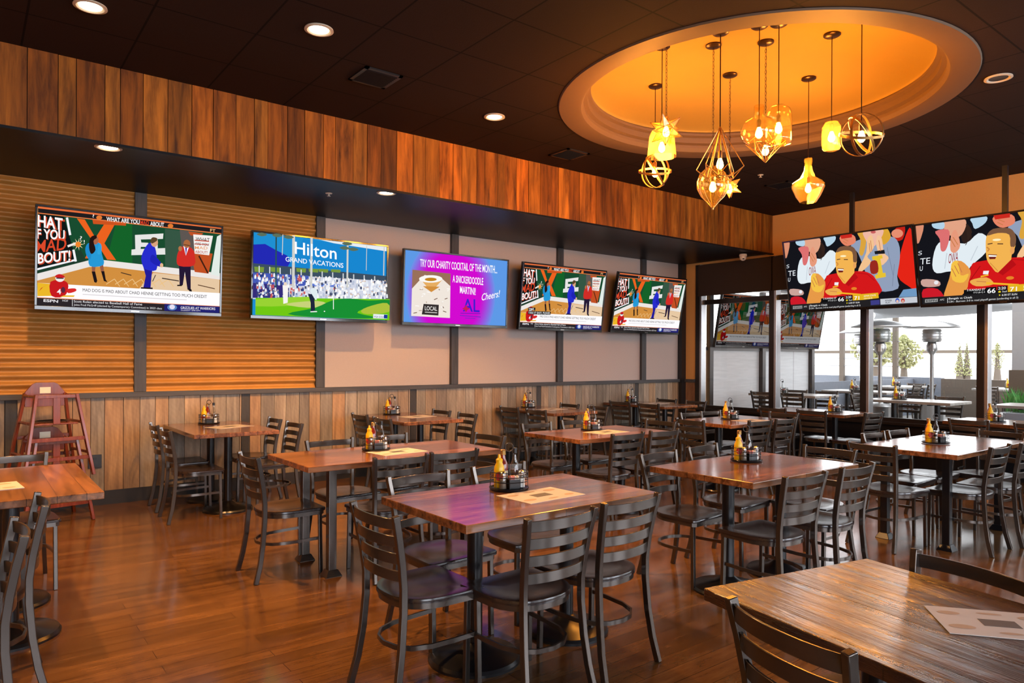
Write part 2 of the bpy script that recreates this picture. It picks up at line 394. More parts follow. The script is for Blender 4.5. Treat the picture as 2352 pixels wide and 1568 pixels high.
# west and south walls
struct(MB().span((XB-.2, YS-.2, 0), (XB, YW, CZ+.3)).build('wall_west', M['paint2']))
mb = MB(); xs = [XB]+[v for w in SOUTH_WIN for v in w]+[XW]
for k in range(0, len(xs), 2): mb.span((xs[k], YS-.15, 0), (xs[k+1], YS, CZ+.3))
for a, b_ in SOUTH_WIN: mb.span((a, YS-.15, 0), (b_, YS, .85)); mb.span((a, YS-.15, 2.95), (b_, YS, CZ+.3))
struct(mb.build('wall_south', M['paint2']))
for i, (a, b_) in enumerate(SOUTH_WIN):
    mb = MB()
    for x in (a+.03, (a+b_)/2, b_-.03): mb.span((x-.03, YS-.12, .85), (x+.03, YS-.04, 2.95))
    for z in (.88, 2.92): mb.span((a, YS-.12, z-.03), (b_, YS-.04, z+.03))
    struct(mb.build('window_%d' % (i+20), M['bronze']))

# window wall
MUL = [7.60, 6.20, 4.78, 3.34, 1.90, .46, -.98, -2.42, -3.86]
struct(MB().span((XW, 1.90, 3.055), (XW+.18, YW+.2, CZ+.3)).build('wall_right_header', M['paint2']))
struct(MB().span((XW, YS-.2, 3.60), (XW+.18, 1.90, CZ+.3)).build('wall_right_header_tall', M['paint2']))
struct(MB().span((XW, 7.63, 0), (XW+.18, YW, 3.055)).build('wall_right_corner', M['paint2']))
struct(MB().span((XW, YS-.2, 0), (XW+.18, 7.63, .575)).build('wall_right_low', M['lowb']))
struct(MB().span((XW-.05, YS, .575), (XW+.19, 7.60, .61)).build('trim_sill', M['bronze']))
mb = MB(); mb.col = (1.0, .62, .40); mb.span((XW-.02, 7.75, .135), (XW, YW-.09, 1.045)); mb.col = (.8, .5, .33); mb.span((XW-.02, 7.64, .135), (XW, 7.748, 1.045))
struct(mb.build('wall_right_wainscot', M['wains'], attr=True))
struct(MB().span((XW-.05, 7.63, 1.045), (XW, YW-.09, 1.0965)).build('trim_corner_rail', M['trim']))
for i, y in enumerate(MUL):
    zt = 3.055 if i < 5 else 3.60
    mb = MB(); mb.span((XW-.02, y-.055, .61), (XW+.13, y+.03, zt)); mb.mi = 1; mb.span((XW-.022, y-.095, .61), (XW+.11, y-.057, zt))
    struct(mb.build('trim_mullion_%d' % (i+1), [M['bronze'], M['alu']], bevel=.003))
for i in range(len(MUL)-1):
    a, b_ = MUL[i+1]+.03, MUL[i]-.09
    mb = MB(); mb.mi = 0
    mb.span((XW+.02, a, 2.371), (XW+.09, b_, 2.45)); mb.span((XW+.02, a, .61), (XW+.09, b_, .665)); zt = 3.055 if i < 4 else 3.60; mb.span((XW+.02, a, zt-.085), (XW+.09, b_, zt))
    w = mb.build('window_%d' % (i+1), M['bronze']); struct(w)
    g = MB().quad((XW+.06, a, .66), (XW+.06, b_, .66), (XW+.06, b_, zt-.07), (XW+.06, a, zt-.07)).build('pane', M['glass'], w)
    if i > 2: continue
    sh = MB().span((XW-.05, MUL[i+1]-.02 if i else MUL[i+1]-.02, 2.53), (XW-.04, MUL[i]-.05, 3.04))
    sh.span((XW-.06, MUL[i+1]-.02, 2.515), (XW-.03, MUL[i]-.05, 2.54))
    o = sh.build('roller_shade', M['shade']); 
    which = ['nearest the room corner', 'second from the room corner', 'third from the room corner', 'fourth from the room corner, at the right edge'][min(i, 3)] if i < 4 else 'beyond the right edge, number %d along' % (i+1)
    tag(o, 'dark roller shade half drawn on the window '+which, 'window shade', 'roller shades on the window wall')

# ------------------------------------------------------------------ chairs
def chair_parts(seatm, fm):
    t = thing('dining_chair', 'x', 'chair')
    def outline(s=1.0, dy=0):
        pts = []
        for x, y in ((-.195, .2), (-.212, .185)): pts.append((x, y))
        for k in range(0, 19):
            a = math.pi+math.pi*k/18
            r = 1.0
            pts.append((.208*math.copysign(abs(math.cos(a))**.8, math.cos(a)), -.01+.19*math.sin(a)))
        pts += [(.212, .185), (.195, .2)]
        return [(x*s, y*s+dy) for x, y in pts]
    mb = MB(); loops = [(1, .424), (1.0, .437), (.985, .444), (.86, .445), (.62, .439), (.3, .436)]; n = len(outline())
    vs = []
    for s_, z in loops: vs += [(x, y, z) for x, y in outline(s_)]
    fs = []
    for i in range(len(loops)-1):
        for k in range(n):
            l = (k+1) % n; fs.append((i*n+k, i*n+l, (i+1)*n+l, (i+1)*n+k))
    fs.append(tuple(range(n))[::-1]); fs.append(tuple((len(loops)-1)*n+k for k in range(n)))
    mb.add(vs, fs); mb.build('seat', seatm, t, smooth=True, angle=40)
    pr = lambda a, b: [(-a/2, -b/2), (a/2, -b/2), (a/2, b/2), (-a/2, b/2)]
    MB().sweep([(x, y, .411) for x, y in outline(.93)], pr(.014, .026), closed=True).build('seat_frame', fm, t, smooth=True, angle=40)
    for s_ in (-1, 1):
        MB().sweep([(s_*.183, .165, .40), (s_*.186, .172, 0)], pr(.024, .024), up=(0, 1, 0)).build('leg', fm, t, bevel=.003)
    for s_ in (-1, 1):
        path = [(.19, -.262, 0), (.181, -.232, .12), (.172, -.212, .25), (.166, -.200, .40), (.166, -.200, .50), (.172, -.212, .60), (.181, -.232, .71), (.190, -.250, .79), (.192, -.254, .813)]
        MB().sweep([(s_*x, y, z) for x, y, z in path], pr(.024, .030), up=(0, 1, 0)).build('back_post', fm, t, smooth=True, angle=50, bevel=.003)
    for z, x, y in ((.777, .186, -.247), (.702, .180, -.232), (.627, .174, -.217), (.552, .168, -.206)):
        path = [(x*math.sin(R(a))/math.sin(R(60)), y-.040*(math.cos(R(a))-.5)*2*.9, z-.0) for a in range(-60, 61, 10)]
        MB().sweep(path, pr(.009, .045)).build('slat', fm, t, smooth=True, angle=40, bevel=.002)
    path = [(-.18, .165, .235), (-.178, .05, .232), (-.168, -.06, .230), (-.135, -.14, .228), (-.075, -.185, .227), (0, -.2, .227), (.075, -.185, .227), (.135, -.14, .228), (.168, -.06, .230), (.178, .05, .232), (.18, .165, .235)]
    MB().sweep(path, pr(.010, .020)).build('hoop_stretcher', fm, t, smooth=True, angle=40)
    return t
CH = Proto(chair_parts(M['seat'], M['chairm']))
D = {'+Y': 0, '-Y': math.pi, '+X': -math.pi/2, '-X': math.pi/2}
def chair(bx, by, face, label, group, jit=None, proto=CH, z=0):
    """bx, by is the middle of the top of the back"""
    a = D[face]+(jit if jit is not None else random.uniform(-.04, .04))
    off = Matrix.Rotation(a, 3, 'Z') @ Vector((0, .254, 0))
    return proto.put((bx+off.x, by+off.y, z), a, label, group)

# ------------------------------------------------------------------ tables
def table_parts(w, d, style, topm, axis='X'):
    t = thing('dining_table', 'x', 'table')
    MB().span((-w/2, -d/2, .722), (w/2, d/2, .76)).build('tabletop', topm, t, bevel=.004)
    if style == 'pole':
        for s_ in (-1, 1):
            x = s_*(w/2-.31)
            M_ = Matrix.Translation((x, 0, 0))
            MB().lathe([(0.0375, .03), (.0375, .70)], 20, M_, close=True).build('column', M['blackm'], t, smooth=True)
            MB().lathe([(.225, 0), (.225, .012), (.215, .026), (.16, .042), (.08, .06), (.045, .085), (.0375, .09)], 36, M_, close=True).build('base', M['blackm'], t, smooth=True)
            MB().box((x, 0, .712), (.05, d*.75, .016)).box((x, 0, .712), (.34, .05, .016)).build('top_plate', M['blackm'], t)
    else:
        for sx in (-1, 1):
            for sy in (-1, 1):
                x, y = sx*(w/2-.22), sy*(d/2-.15)
                l = MB().box((x, y, .37), (.055, .055, .70)).build('leg', M['chairm'] if style == 'legs' else M['blackm'], t, bevel=.004)
                MB().box((x, y, .022), (.115, .115, .044), taper=.6).build('foot_cover', M['chairm'] if style == 'legs' else M['blackm'], l, bevel=.003)
    return t
TP = Proto(table_parts(1.22, .76, 'pole', M['top'])); TL = Proto(table_parts(1.52, .76, 'legs', M['top'])); TB = Proto(table_parts(1.52, .76, 'dark', M['top']))
def table(proto, cx, cy, label, rz=0, group='wood-topped dining tables', z=0): return proto.put((cx, cy, z), rz, label, group)

# condiment caddies: rack plus bottles, each its own thing
def lathe_part(name, prof, mat, parent, n=20, loc=None):
    return MB().lathe(prof, n).build(name, mat, parent, smooth=True, loc=loc)
def make_rack():
    t = thing('condiment_rack', 'x', 'rack')
    mb = MB()
    for z in (.012, .045, .07, .095):
        mb.tube([(.1*math.cos(R(a)), .085*math.sin(R(a)), z) for a in range(0, 360, 15)], .0022, 6, closed=True)
    for a in range(0, 360, 45): mb.bar((.1*math.cos(R(a)), .085*math.sin(R(a)), .004), (.1*math.cos(R(a)), .085*math.sin(R(a)), .097), .002)
    mb.build('wire_basket', M['blackm'], t, smooth=True)
    lathe_part('tray', [(0, .004), (.104, .004), (.107, .012), (.100, .008), (0, .008)], M['blackm'], t, 32)
    mb = MB(); mb.bar((0, 0, .005), (0, 0, .20), .0025); mb.tube([(.022*math.cos(R(a)), 0, .222+.022*math.sin(R(a))) for a in range(0, 360, 20)], .0028, 6, closed=True, up=(0, 1, 0))
    mb.build('ring_handle', M['blackm'], t, smooth=True)
    return t
def make_mustard():
    t = thing('mustard_bottle', 'x', 'bottle')
    lathe_part('bottle_body', [(0, 0), (.026, 0), (.028, .01), (.028, .09), (.026, .11), (.017, .13), (.016, .138)], M['mustard'], t)
    lathe_part('cap', [(.018, .136), (.018, .148), (.009, .156), (.006, .175), (0, .176)], M['mustard'], t)
    vs = []; fs = []
    for i in range(7):
        for j in range(5):
            a = R(-90-48+16*i); hh = .024*math.sqrt(max(.12, 1-((i-3)/3.2)**2)); vs.append((.0288*math.cos(a), .0288*math.sin(a), .062+hh*(j-2)/2))
    for i in range(6):
        for j in range(4): fs.append((i*5+j, (i+1)*5+j, (i+1)*5+j+1, i*5+j+1))
    MB().add(vs, fs).build('badge', M['redlab'], t, smooth=True)['label'] = 'red oval badge'
    return t
def make_brown():
    t = thing('ketchup_bottle', 'x', 'bottle')
    lathe_part('bottle_body', [(0, 0), (.025, 0), (.027, .01), (.027, .10), (.022, .125), (.013, .15), (.012, .172)], M['ketch'], t)
    lathe_part('cap', [(.015, .168), (.015, .192), (.012, .196), (0, .196)], M['gold'], t)
    lathe_part('label_band', [(.0275, .03), (.0275, .085)], M['cream'], t)['label'] = 'cream paper label'
    return t
def make_clear():
    t = thing('vinegar_bottle', 'x', 'bottle')
    lathe_part('glass', [(0, 0), (.024, 0), (.027, .008), (.027, .085), (.020, .12), (.011, .150), (.0105, .182)], M['cglass'], t)
    lathe_part('sauce_fill', [(0, .004), (.0245, .004), (.0245, .082), (.0235, .090), (0, .090)], M['sauce'], t)
    lathe_part('cap', [(.013, .178), (.013, .205), (0, .206)], M['black'], t)
    return t
def make_shaker(kind):
    t = thing(kind+'_shaker', 'x', 'shaker')
    lathe_part('glass', [(0, 0), (.019, 0), (.021, .006), (.018, .065), (.016, .07)], M['cglass'], t)
    lathe_part('filling', [(0, .004), (.0175, .004), (.016, .050), (0, .050)], M['salt' if kind == 'salt' else 'pepper'], t)
    lathe_part('lid', [(.0175, .068), (.019, .074), (.017, .086), (.008, .093), (0, .094)], M['steel'], t)
    return t
def make_packets():
    t = thing('packet_holder', 'x', 'packet holder')
    mb = MB(); 
    for a, b_ in (((-.05, -.022, 0), (.05, -.019, .05)), ((-.05, .019, 0), (.05, .022, .05)), ((-.05, -.022, 0), (-.047, .022, .05)), ((.047, -.022, 0), (.05, .022, .05)), ((-.05, -.022, 0), (.05, .022, .003))): mb.span(a, b_)
    mb.build('holder_box', M['black'], t)
    rnd = random.Random(3)
    for k in range(9):
        MB().box((-.04+.01*k, 0, .042), (.005, .036, .052), M=Matrix.Rotation(rnd.uniform(-.25, .25), 4, 'Y')).build('sweetener_packet', M['pink'] if k < 5 else M['white'], t)
    return t
KIT = dict(rack=Proto(make_rack()), mus=Proto(make_mustard()), ket=Proto(make_brown()), vin=Proto(make_clear()), sal=Proto(make_shaker('salt')), pep=Proto(make_shaker('pepper')), pac=Proto(make_packets()))
def make_menu():
    t = thing('paper_menu', 'x', 'menu')
    MB().span((-.19, -.13, 0), (.19, .13, .0015)).build('sheet', M['paper'], t)
    MB().span((-.055, -.032, .0015), (.055, .032, .0021)).build('printed_logo', M['ink'], t)
    for x, y, w, h in ((-.13, .07, .07, .035), (.12, .07, .08, .04), (-.13, -.06, .08, .04), (.13, -.07, .06, .035), (0, -.09, .07, .02), (0, .09, .08, .02)):
        MB().lathe([(0, .0020), (1, .0020)], 18, Matrix.Translation((x, y, 0)) @ Matrix.Diagonal((w/2, h/2, 1, 1))).build('printed_mark', M['ink2'], t)
    return t
MENU = Proto(make_menu())
TZ = .7605
def caddy(x, y, where, rz=-.6, z=TZ, menu=None, mrz=0):
    """everything sits in the rack and faces the room; a few items per rack"""
    KIT['rack'].put((x, y, z), rz, 'black wire condiment rack on '+where, 'condiment racks on the tables')
    Rm = Matrix.Rotation(rz, 3, 'Z')
    for k, lx, ly, lab, g in (('mus', -.052, .008, 'yellow mustard bottle in the rack on ', 'mustard bottles'), ('ket', -.03, .048, 'brass-capped ketchup bottle in the rack on ', 'ketchup bottles'),
                         ('vin', .032, .044, 'black-capped clear bottle in the rack on ', 'clear sauce bottles'), ('pep', -.034, -.046, 'pepper shaker in the rack on ', 'pepper shakers'),
                         ('sal', .066, -.004, 'salt shaker in the rack on ', 'salt shakers'), ('pac', .022, -.036, 'sweetener packet holder in the rack on ', 'sweetener holders')):
        v = Rm @ Vector((lx, ly, 0)); s_ = (.62, .9, 1) if k == 'pac' else None
        KIT[k].put((x+v.x, y+v.y, z+.0085), rz+(.25 if k == 'pac' else 0), lab+where, g, s_)
    if menu: MENU.put((menu[0], menu[1], z), mrz, 'printed paper menu lying on '+where, 'paper menus on the tables')

T = {}
nm = dict(t1='the purple-lit centre table', t2='the bottom-right corner table', t3='the table right of centre', t4='the square-legged table left of centre',
          t5='the first wall table', t6='the second wall table', t7='the third wall table', t8='the wall table in the corner',
          t9='the table in mid-room', t10='the table before the corner window', t11='the shadowed window table', t12='the glare-whitened table',
          t13='the right-edge window table', t14='the left-edge table')
def nmt(k): return nm[k]
table(TP, 2.26, 2.81, 'purple-lit centre table, plank top on two black columns')
table(TP, 4.12, 2.68, 'red-brown plank table right of centre, with seams in its top')
table(TL, 2.475, 4.68, 'long orange wood table on four square metal legs, left of centre')
for k, cx in (('t5', 1.98), ('t6', 4.08), ('t7', 6.20), ('t8', 8.30)):
    table(TP, cx, 7.245, {'t5': 'first wall table from the left, end-on to the wall', 't6': 'second wall table from the left, end-on to the wall', 't7': 'third wall table from the left, end-on to the wall', 't8': 'wall table in the corner by the windows, end-on to the wall'}[k], R(90))
table(TP, 4.75, 4.76, 'red-brown table in mid-room behind the purple-lit one')
table(TP, 6.95, 4.80, 'wood table before the corner window, chairs all round it')
table(TP, 9.02, 5.0, 'shadowed wood table against the low black wall under the windows', R(90))
table(TB, 6.50, 2.45, 'glare-whitened table at the right on dark square legs')
table(TP, 9.25, 2.75, 'dark-edged table against the window at the right edge', R(90))
table(TP, .19, 4.76, 'glossy red-brown table cut off by the left edge', R(90))
# the near right table is larger
T2 = table_parts(1.30, .74, 'pole', M['topr']); T2.location = (2.02, .63, 0); T2.rotation_euler = (0, 0, R(-101.5)); tag(T2, 'large table filling the bottom right corner, ridged dark planks under glare', 'table', 'wood-topped dining tables')

g = 'ladder-back chairs around the tables'
cl = 'ladder-back chair '
def C(k, bx, by, f, txt, jit=None): chair(bx, by, f, cl+txt+' '+nmt(k), g, jit)
C('t1', 1.38, 2.74, '+X', 'at the left end of', .02)
C('t1', 1.98, 2.20, '+Y', 'back to us, left one, near side of', .03)
C('t1', 2.45, 2.24, '+Y', 'back to us, right one, near side of', .05)
C('t1', 2.00, 3.42, '-Y', 'facing us, left one, far side of', .03)
C('t1', 2.57, 3.44, '-Y', 'facing us, right one, far side of', 0)
C('t2', 1.60, .96, '+X', 'in the foreground, left side of', -.25)
C('t2', 2.53, .87, '-X', 'with only its top rail seen, right side of', -.25)
C('t3', 3.80, 3.24, '-Y', 'facing us, left one, far side of', .05)
C('t3', 4.37, 3.30, '-Y', 'facing us, right one, far side of', .1)
C('t3', 3.75, 2.12, '+Y', 'back to us, left one, near side of', -.06)
C('t3', 4.33, 2.11, '+Y', 'back to us, right one, near side of', 0)
C('t3', 5.03, 2.66, '-X', 'at the right end of', 0)
C('t4', 2.27, 4.10, '+Y', 'back to us, left one, near side of', -.03)
C('t4', 2.70, 4.12, '+Y', 'back to us, right one, near side of', .02)
C('t4', 1.48, 4.74, '+X', 'at the left end of', 0)
C('t4', 2.27, 5.26, '-Y', 'facing us, left one, far side of', .03)
C('t4', 2.80, 5.32, '-Y', 'facing us, right one, far side of', .08)
C('t4', 3.51, 4.82, '-X', 'at the right end of', .05)
for k, xw, xe in (('t5', 1.40, 2.57), ('t6', 3.52, 4.63), ('t7', 5.66, 6.76), ('t8', 7.76, 8.86)):
    C(k, xw, 6.80, '+X', 'nearer us on the left side of'); C(k, xw+.02, 7.38, '+X', 'nearer the wall on the left side of')
    C(k, xe, 6.80, '-X', 'nearer us on the right side of'); C(k, xe+.01, 7.38, '-X', 'nearer the wall on the right side of')
C('t9', 4.54, 4.20, '+Y', 'back to us, left one, near side of', .0)
C('t9', 5.02, 4.20, '+Y', 'back to us, right one, near side of', .02)
C('t9', 4.50, 5.40, '-Y', 'facing us, left one, far side of', .05)
C('t9', 5.08, 5.45, '-Y', 'facing us, right one, far side of', -.03)
C('t9', 5.76, 4.87, '-X', 'pulled out at the right end of', .02)
C('t10', 6.12, 4.78, '+X', 'at the left end of', -.1)
C('t10', 6.65, 4.27, '+Y', 'back to us, left one, near side of', -.05)
C('t10', 7.08, 4.24, '+Y', 'back to us, right one, near side of', .02)
C('t10', 6.93, 5.40, '-Y', 'facing us, left one, far side of', -.02)
C('t10', 7.30, 5.40, '-Y', 'facing us, right one, far side of', -.03)
C('t10', 7.82, 4.71, '-X', 'at the right end of', -.05)
C('t12', 5.54, 2.60, '+X', 'at the left end of', -.12)
C('t12', 6.19, 1.94, '+Y', 'back to us, left one, near side of', .0)
C('t12', 6.68, 1.90, '+Y', 'back to us, right one, near side of', .04)
C('t12', 6.38, 2.98, '-Y', 'facing us, left one, far side of', .0)
C('t12', 6.84, 2.97, '-Y', 'facing us, right one, far side of', -.02)
C('t12', 7.50, 2.35, '-X', 'at the right end of', -.12)
C('t11', 8.80, 4.09, '+Y', 'back to us, at the near end of', -.1)
C('t11', 8.52, 4.75, '+X', 'nearer us, in the dark, tucked under', 0)
C('t11', 8.52, 5.3, '+X', 'farther off, in the dark, tucked under', 0)
C('t13', 8.66, 2.40, '+X', 'nearer us on the left side of', 0)
C('t13', 8.66, 3.02, '+X', 'farther off on the left side of', 0)
C('t14', .24, 5.62, '-Y', 'with only its post tops seen, on the far side of', .06)
chair(.165, 3.26, '-X', 'ladder-back chair in the near left corner, cut off by the frame', g, .03)
chair(.275, 3.82, '-X', 'ladder-back chair just in front of the left-edge table, back to the open floor', g, 0)

caddy(2.29, 2.97, nmt('t1'), menu=(2.32, 2.74), mrz=.05)
caddy(4.22, 2.82, nmt('t3'))
caddy(2.44, 4.80, nmt('t4'), menu=(2.52, 4.62), mrz=.1)
caddy(1.99, 7.66, nmt('t5'), menu=(2.07, 7.22), mrz=R(20))
caddy(4.10, 7.66, nmt('t6'), menu=(4.19, 7.2), mrz=R(10))
caddy(6.24, 7.66, nmt('t7'), menu=(6.28, 7.2), mrz=R(10))
caddy(8.34, 7.66, nmt('t8'), menu=(8.40, 7.2), mrz=R(10))
caddy(4.80, 4.92, nmt('t9'), menu=(4.78, 4.70), mrz=.1)
caddy(6.98, 4.88, nmt('t10'), menu=(7.0, 4.62), mrz=0)
caddy(9.06, 4.73, nmt('t11'))
caddy(6.42, 2.48, nmt('t12'))
caddy(9.18, 2.93, nmt('t13'))
MENU.put((2.17, .68, TZ), R(-52), 'printed paper menu lying on '+nmt('t2'), 'paper menus on the tables', (.8, .8, 1))
MENU.put((.05, 4.62, TZ), R(5), 'printed paper menu lying on '+nmt('t14'), 'paper menus on the tables')

# ------------------------------------------------------------------ television pictures
_fc = {}
def glyphs(s, bold=0):
    if (s, bold) in _fc: return _fc[(s, bold)]
    cu = bpy.data.curves.new('t', 'FONT'); cu.body = s; cu.size = 1; cu.resolution_u = 3; cu.offset = bold
    o = bpy.data.objects.new('t', cu); COL.objects.link(o); dg = bpy.context.evaluated_depsgraph_get(); dg.update()
    me = bpy.data.meshes.new_from_object(o.evaluated_get(dg))
    vs = [tuple(v.co[:2]) for v in me.vertices]; fs = [tuple(p.vertices) for p in me.polygons]
    bpy.data.objects.remove(o); bpy.data.curves.remove(cu); bpy.data.meshes.remove(me)
    _fc[(s, bold)] = (vs, fs); return vs, fs
def homography(src):
    """maps a quad traced on the photographed screen onto the unit screen"""
    A = []; B = []
    for (x, y), (u, v) in zip(src, ((0, 1), (1, 1), (1, 0), (0, 0))):
        A.append([x, y, 1, 0, 0, 0, -u*x, -u*y]); B.append(u); A.append([0, 0, 0, x, y, 1, -v*x, -v*y]); B.append(v)
    n = 8
    Mx = [r_+[b_] for r_, b_ in zip(A, B)]
    for i in range(n):
        p_ = max(range(i, n), key=lambda r_: abs(Mx[r_][i])); Mx[i], Mx[p_] = Mx[p_], Mx[i]
        for r_ in range(n):
            if r_ != i:
                f_ = Mx[r_][i]/Mx[i][i]; Mx[r_] = [a-f_*b_ for a, b_ in zip(Mx[r_], Mx[i])]
    h = [Mx[i][n]/Mx[i][i] for i in range(n)]
    def f(p_):
        x, y = p_; w = h[6]*x+h[7]*y+1
        return ((h[0]*x+h[1]*y+h[2])/w, (h[3]*x+h[4]*y+h[5])/w)
    return f
def clipu(poly):
    for ax in (0, 1):
        for lim, sg in ((0, 1), (1, -1)):
            out = []; n = len(poly)
            for i in range(n):
                a, b_ = poly[i], poly[(i+1) % n]; da, db = sg*(a[ax]-lim), sg*(b_[ax]-lim)
                if da >= 0: out.append(a)
                if (da >= 0) != (db >= 0):
                    k = da/(da-db); out.append((a[0]+(b_[0]-a[0])*k, a[1]+(b_[1]-a[1])*k))
            poly = out
            if len(poly) < 3: return []
    return poly
class Pic:
    def __init__(s, quad): s.h = homography(quad); s.items = []; s.k = 0
    def poly(s, pts, col, smooth=0):
        if smooth:
            n = len(pts); out = []
            for i in range(n):
                p0, p1, p2, p3 = (Vector(pts[(i+j-1) % n]) for j in range(4))
                for t_ in (0, .33, .66):
                    out.append(tuple(.5*((2*p1)+(p2-p0)*t_+(2*p0-5*p1+4*p2-p3)*t_*t_+(3*p1-p0-3*p2+p3)*t_**3)))
            pts = out
        q = clipu([s.h(p_) for p_ in pts])
        if q: s.k += 1; s.items.append((q, s.k, s2l(col)))
        return s
    def rect(s, x0, y0, x1, y1, col): return s.poly([(x0, y0), (x1, y0), (x1, y1), (x0, y1)], col)
    def line(s, pts, w, col):
        for a, b_ in zip(pts, pts[1:]):
            d = (Vector(b_)-Vector(a)).normalized(); n = Vector((-d.y, d.x))*w/2; a = Vector(a); b_ = Vector(b_)
            s.poly([tuple(a+n), tuple(b_+n), tuple(b_-n), tuple(a-n)], col)
        return s
    def oval(s, cx, cy, rx, ry, col, n=18): return s.poly([(cx+rx*math.cos(2*math.pi*k/n), cy+ry*math.sin(2*math.pi*k/n)) for k in range(n)], col)
    def text(s, str_, a, b_, h, col, bold=.006, slant=0):
        vs, fs = glyphs(str_, bold)
        if not vs: return s
        x0 = min(v[0] for v in vs); x1 = max(v[0] for v in vs); a = Vector(a); b_ = Vector(b_); d = b_-a; up = Vector((0, -1))*h/.72
        s.k += 1
        pts = [s.h(tuple(a+d*((v[0]-x0)/(x1-x0))+up*v[1]+Vector((slant*h, 0))*v[1])) for v in vs]
        for f in fs:
            q = clipu([pts[i] for i in f])
            if q: s.items.append((q, s.k, s2l(col)))
        return s
    def mesh(s, name, w, h, mat, parent):
        """picture lies in the XZ plane of the set, looking towards -Y"""
        mb = MB()
        for q, k, c in s.items:
            mb.col = c; mb.add([((u-.5)*w, -.00012*k, (v-.5)*h) for u, v in q], [tuple(range(len(q)))])
        return mb.build(name, mat, parent, attr=True)

def pic_debate(sub=False):
    P = Pic([(355, 160), (2090, 350), (2070, 1140), (340, 1080)])
    P.rect(300, 100, 2200, 1200, (24, 74, 46))
    P.poly([(1100, 300), (1250, 320), (1250, 700), (1000, 680)], (20, 96, 40)); P.poly([(1560, 360), (1720, 380), (1800, 760), (1560, 730)], (52, 84, 66)); P.poly([(1700, 370), (1860, 390), (1880, 760), (1740, 750)], (92, 84, 80))
    P.poly([(345, 660), (760, 560), (830, 700), (345, 800)], (30, 60, 44))
    P.poly([(345, 800), (850, 668), (1000, 660), (2080, 780), (2075, 960), (345, 900)], (206, 140, 62))
    P.poly([(345, 785), (830, 660), (980, 655), (2080, 770), (2080, 830), (1000, 715), (840, 720), (345, 850)], (232, 226, 222))
    P.poly([(1450, 770), (2075, 830), (2072, 960), (1300, 930)], (226, 196, 160))
    for k in range(7): P.line([(1000+k*85, 880), (1080+k*85, 830), (1130+k*85, 900)], 7, (232, 190, 130))
    P.line([(1140, 770), (1240, 795)], 8, (50, 40, 35)).line([(1440, 850), (1470, 790)], 8, (70, 60, 60)).line([(1530, 820), (1690, 845)], 9, (50, 40, 40)).line([(1870, 880), (2030, 915)], 8, (90, 60, 40))
    P.poly([(725, 270), (800, 280), (900, 450), (985, 320), (1080, 330), (985, 500), (1095, 655), (1010, 650), (940, 540), (870, 640), (800, 640), (880, 490)], (232, 96, 30))
    P.poly([(880, 320), (1190, 335), (1190, 300), (870, 270)], (200, 80, 30))
    P.poly([(1800, 560), (2010, 590), (1970, 775), (1840, 760)], (190, 78, 34)).line([(1880, 610), (1965, 770)], 14, (60, 30, 20)).poly([(1780, 385), (1920, 400), (1900, 430), (1800, 420)], (190, 80, 36))
    P.poly([(1275, 420), (1545, 405), (1540, 455), (1330, 462), (1335, 490), (1400, 492), (1398, 530), (1330, 530), (1328, 550), (1560, 540), (1562, 600), (1240, 608), (1242, 556), (1278, 552)], (226, 226, 224))
    P.poly([(1440, 450), (1490, 450), (1490, 560), (1440, 560)], (226, 226, 224))
    P.poly([(345, 225), (600, 255), (720, 670), (345, 755)], (16, 22, 22))
    P.line([(630, 262), (660, 425)], 22, (240, 240, 244)).line([(690, 560), (712, 670)], 22, (240, 240, 244)).line([(345, 745), (712, 655)], 18, (240, 240, 244))
    P.text('HAT', (362, 350), (610, 385), 105, (200, 70, 40), .022).text('HAT', (352, 345), (590, 378), 110, (248, 246, 246), .022)
    P.text('F YOU', (350, 462), (620, 478), 90, (200, 70, 40), .022).text('F YOU', (345, 455), (608, 468), 90, (248, 246, 246), .022)
    P.text('MAD', (330, 590), (620, 560), 115, (214, 70, 40), .012, .1)
    P.text('BOUT!', (362, 700), (672, 665), 95, (200, 70, 40), .022).text('BOUT!', (352, 690), (660, 658), 95, (248, 246, 246), .022)
    P.line([(635, 530), (715, 500)], 20, (236, 230, 224))
    for k in range(9):
        a = 2*math.pi*k/9; P.poly([(735+18*math.cos(a-.3), 510+18*math.sin(a-.3)), (735+58*math.cos(a), 510+58*math.sin(a)), (735+18*math.cos(a+.3), 510+18*math.sin(a+.3))], (246, 226, 180))
    P.oval(735, 512, 26, 26, (236, 130, 40)).text('?', (752, 475), (772, 475), 42, (240, 236, 230)).text('!', (788, 505), (798, 505), 36, (240, 236, 230))
    # presenter in a light blue dress
    P.poly([(862, 705), (900, 705), (893, 770), (866, 770)], (150, 90, 66)).poly([(936, 700), (972, 700), (980, 765), (952, 768)], (150, 90, 66))
    P.poly([(862, 762), (895, 762), (915, 850), (905, 868), (886, 860)], (30, 22, 24)).poly([(952, 760), (982, 758), (995, 835), (1012, 860), (978, 850)], (30, 22, 24))
    P.poly([(850, 490), (940, 500), (960, 600), (975, 700), (845, 712), (835, 600)], (38, 150, 210), 1)
    P.poly([(830, 500), (865, 520), (850, 650), (812, 610), (803, 545)], (30, 136, 200), 1).poly([(935, 500), (958, 530), (945, 600), (915, 590)], (46, 160, 216), 1)
    P.oval(897, 470, 32, 42, (168, 100, 70)).poly([(850, 450), (900, 425), (912, 450), (880, 480), (900, 560), (860, 600), (838, 540)], (34, 20, 18), 1)
    # presenter in a blue suit
    P.poly([(1345, 690), (1445, 690), (1430, 800), (1420, 910), (1350, 915), (1375, 800)], (34, 28, 150)).poly([(1330, 905), (1440, 908), (1440, 922), (1328, 918)], (30, 20, 30))
    P.poly([(1375, 530), (1420, 492), (1465, 540), (1480, 640), (1475, 745), (1380, 742), (1345, 700), (1335, 620)], (38, 44, 200), 1)
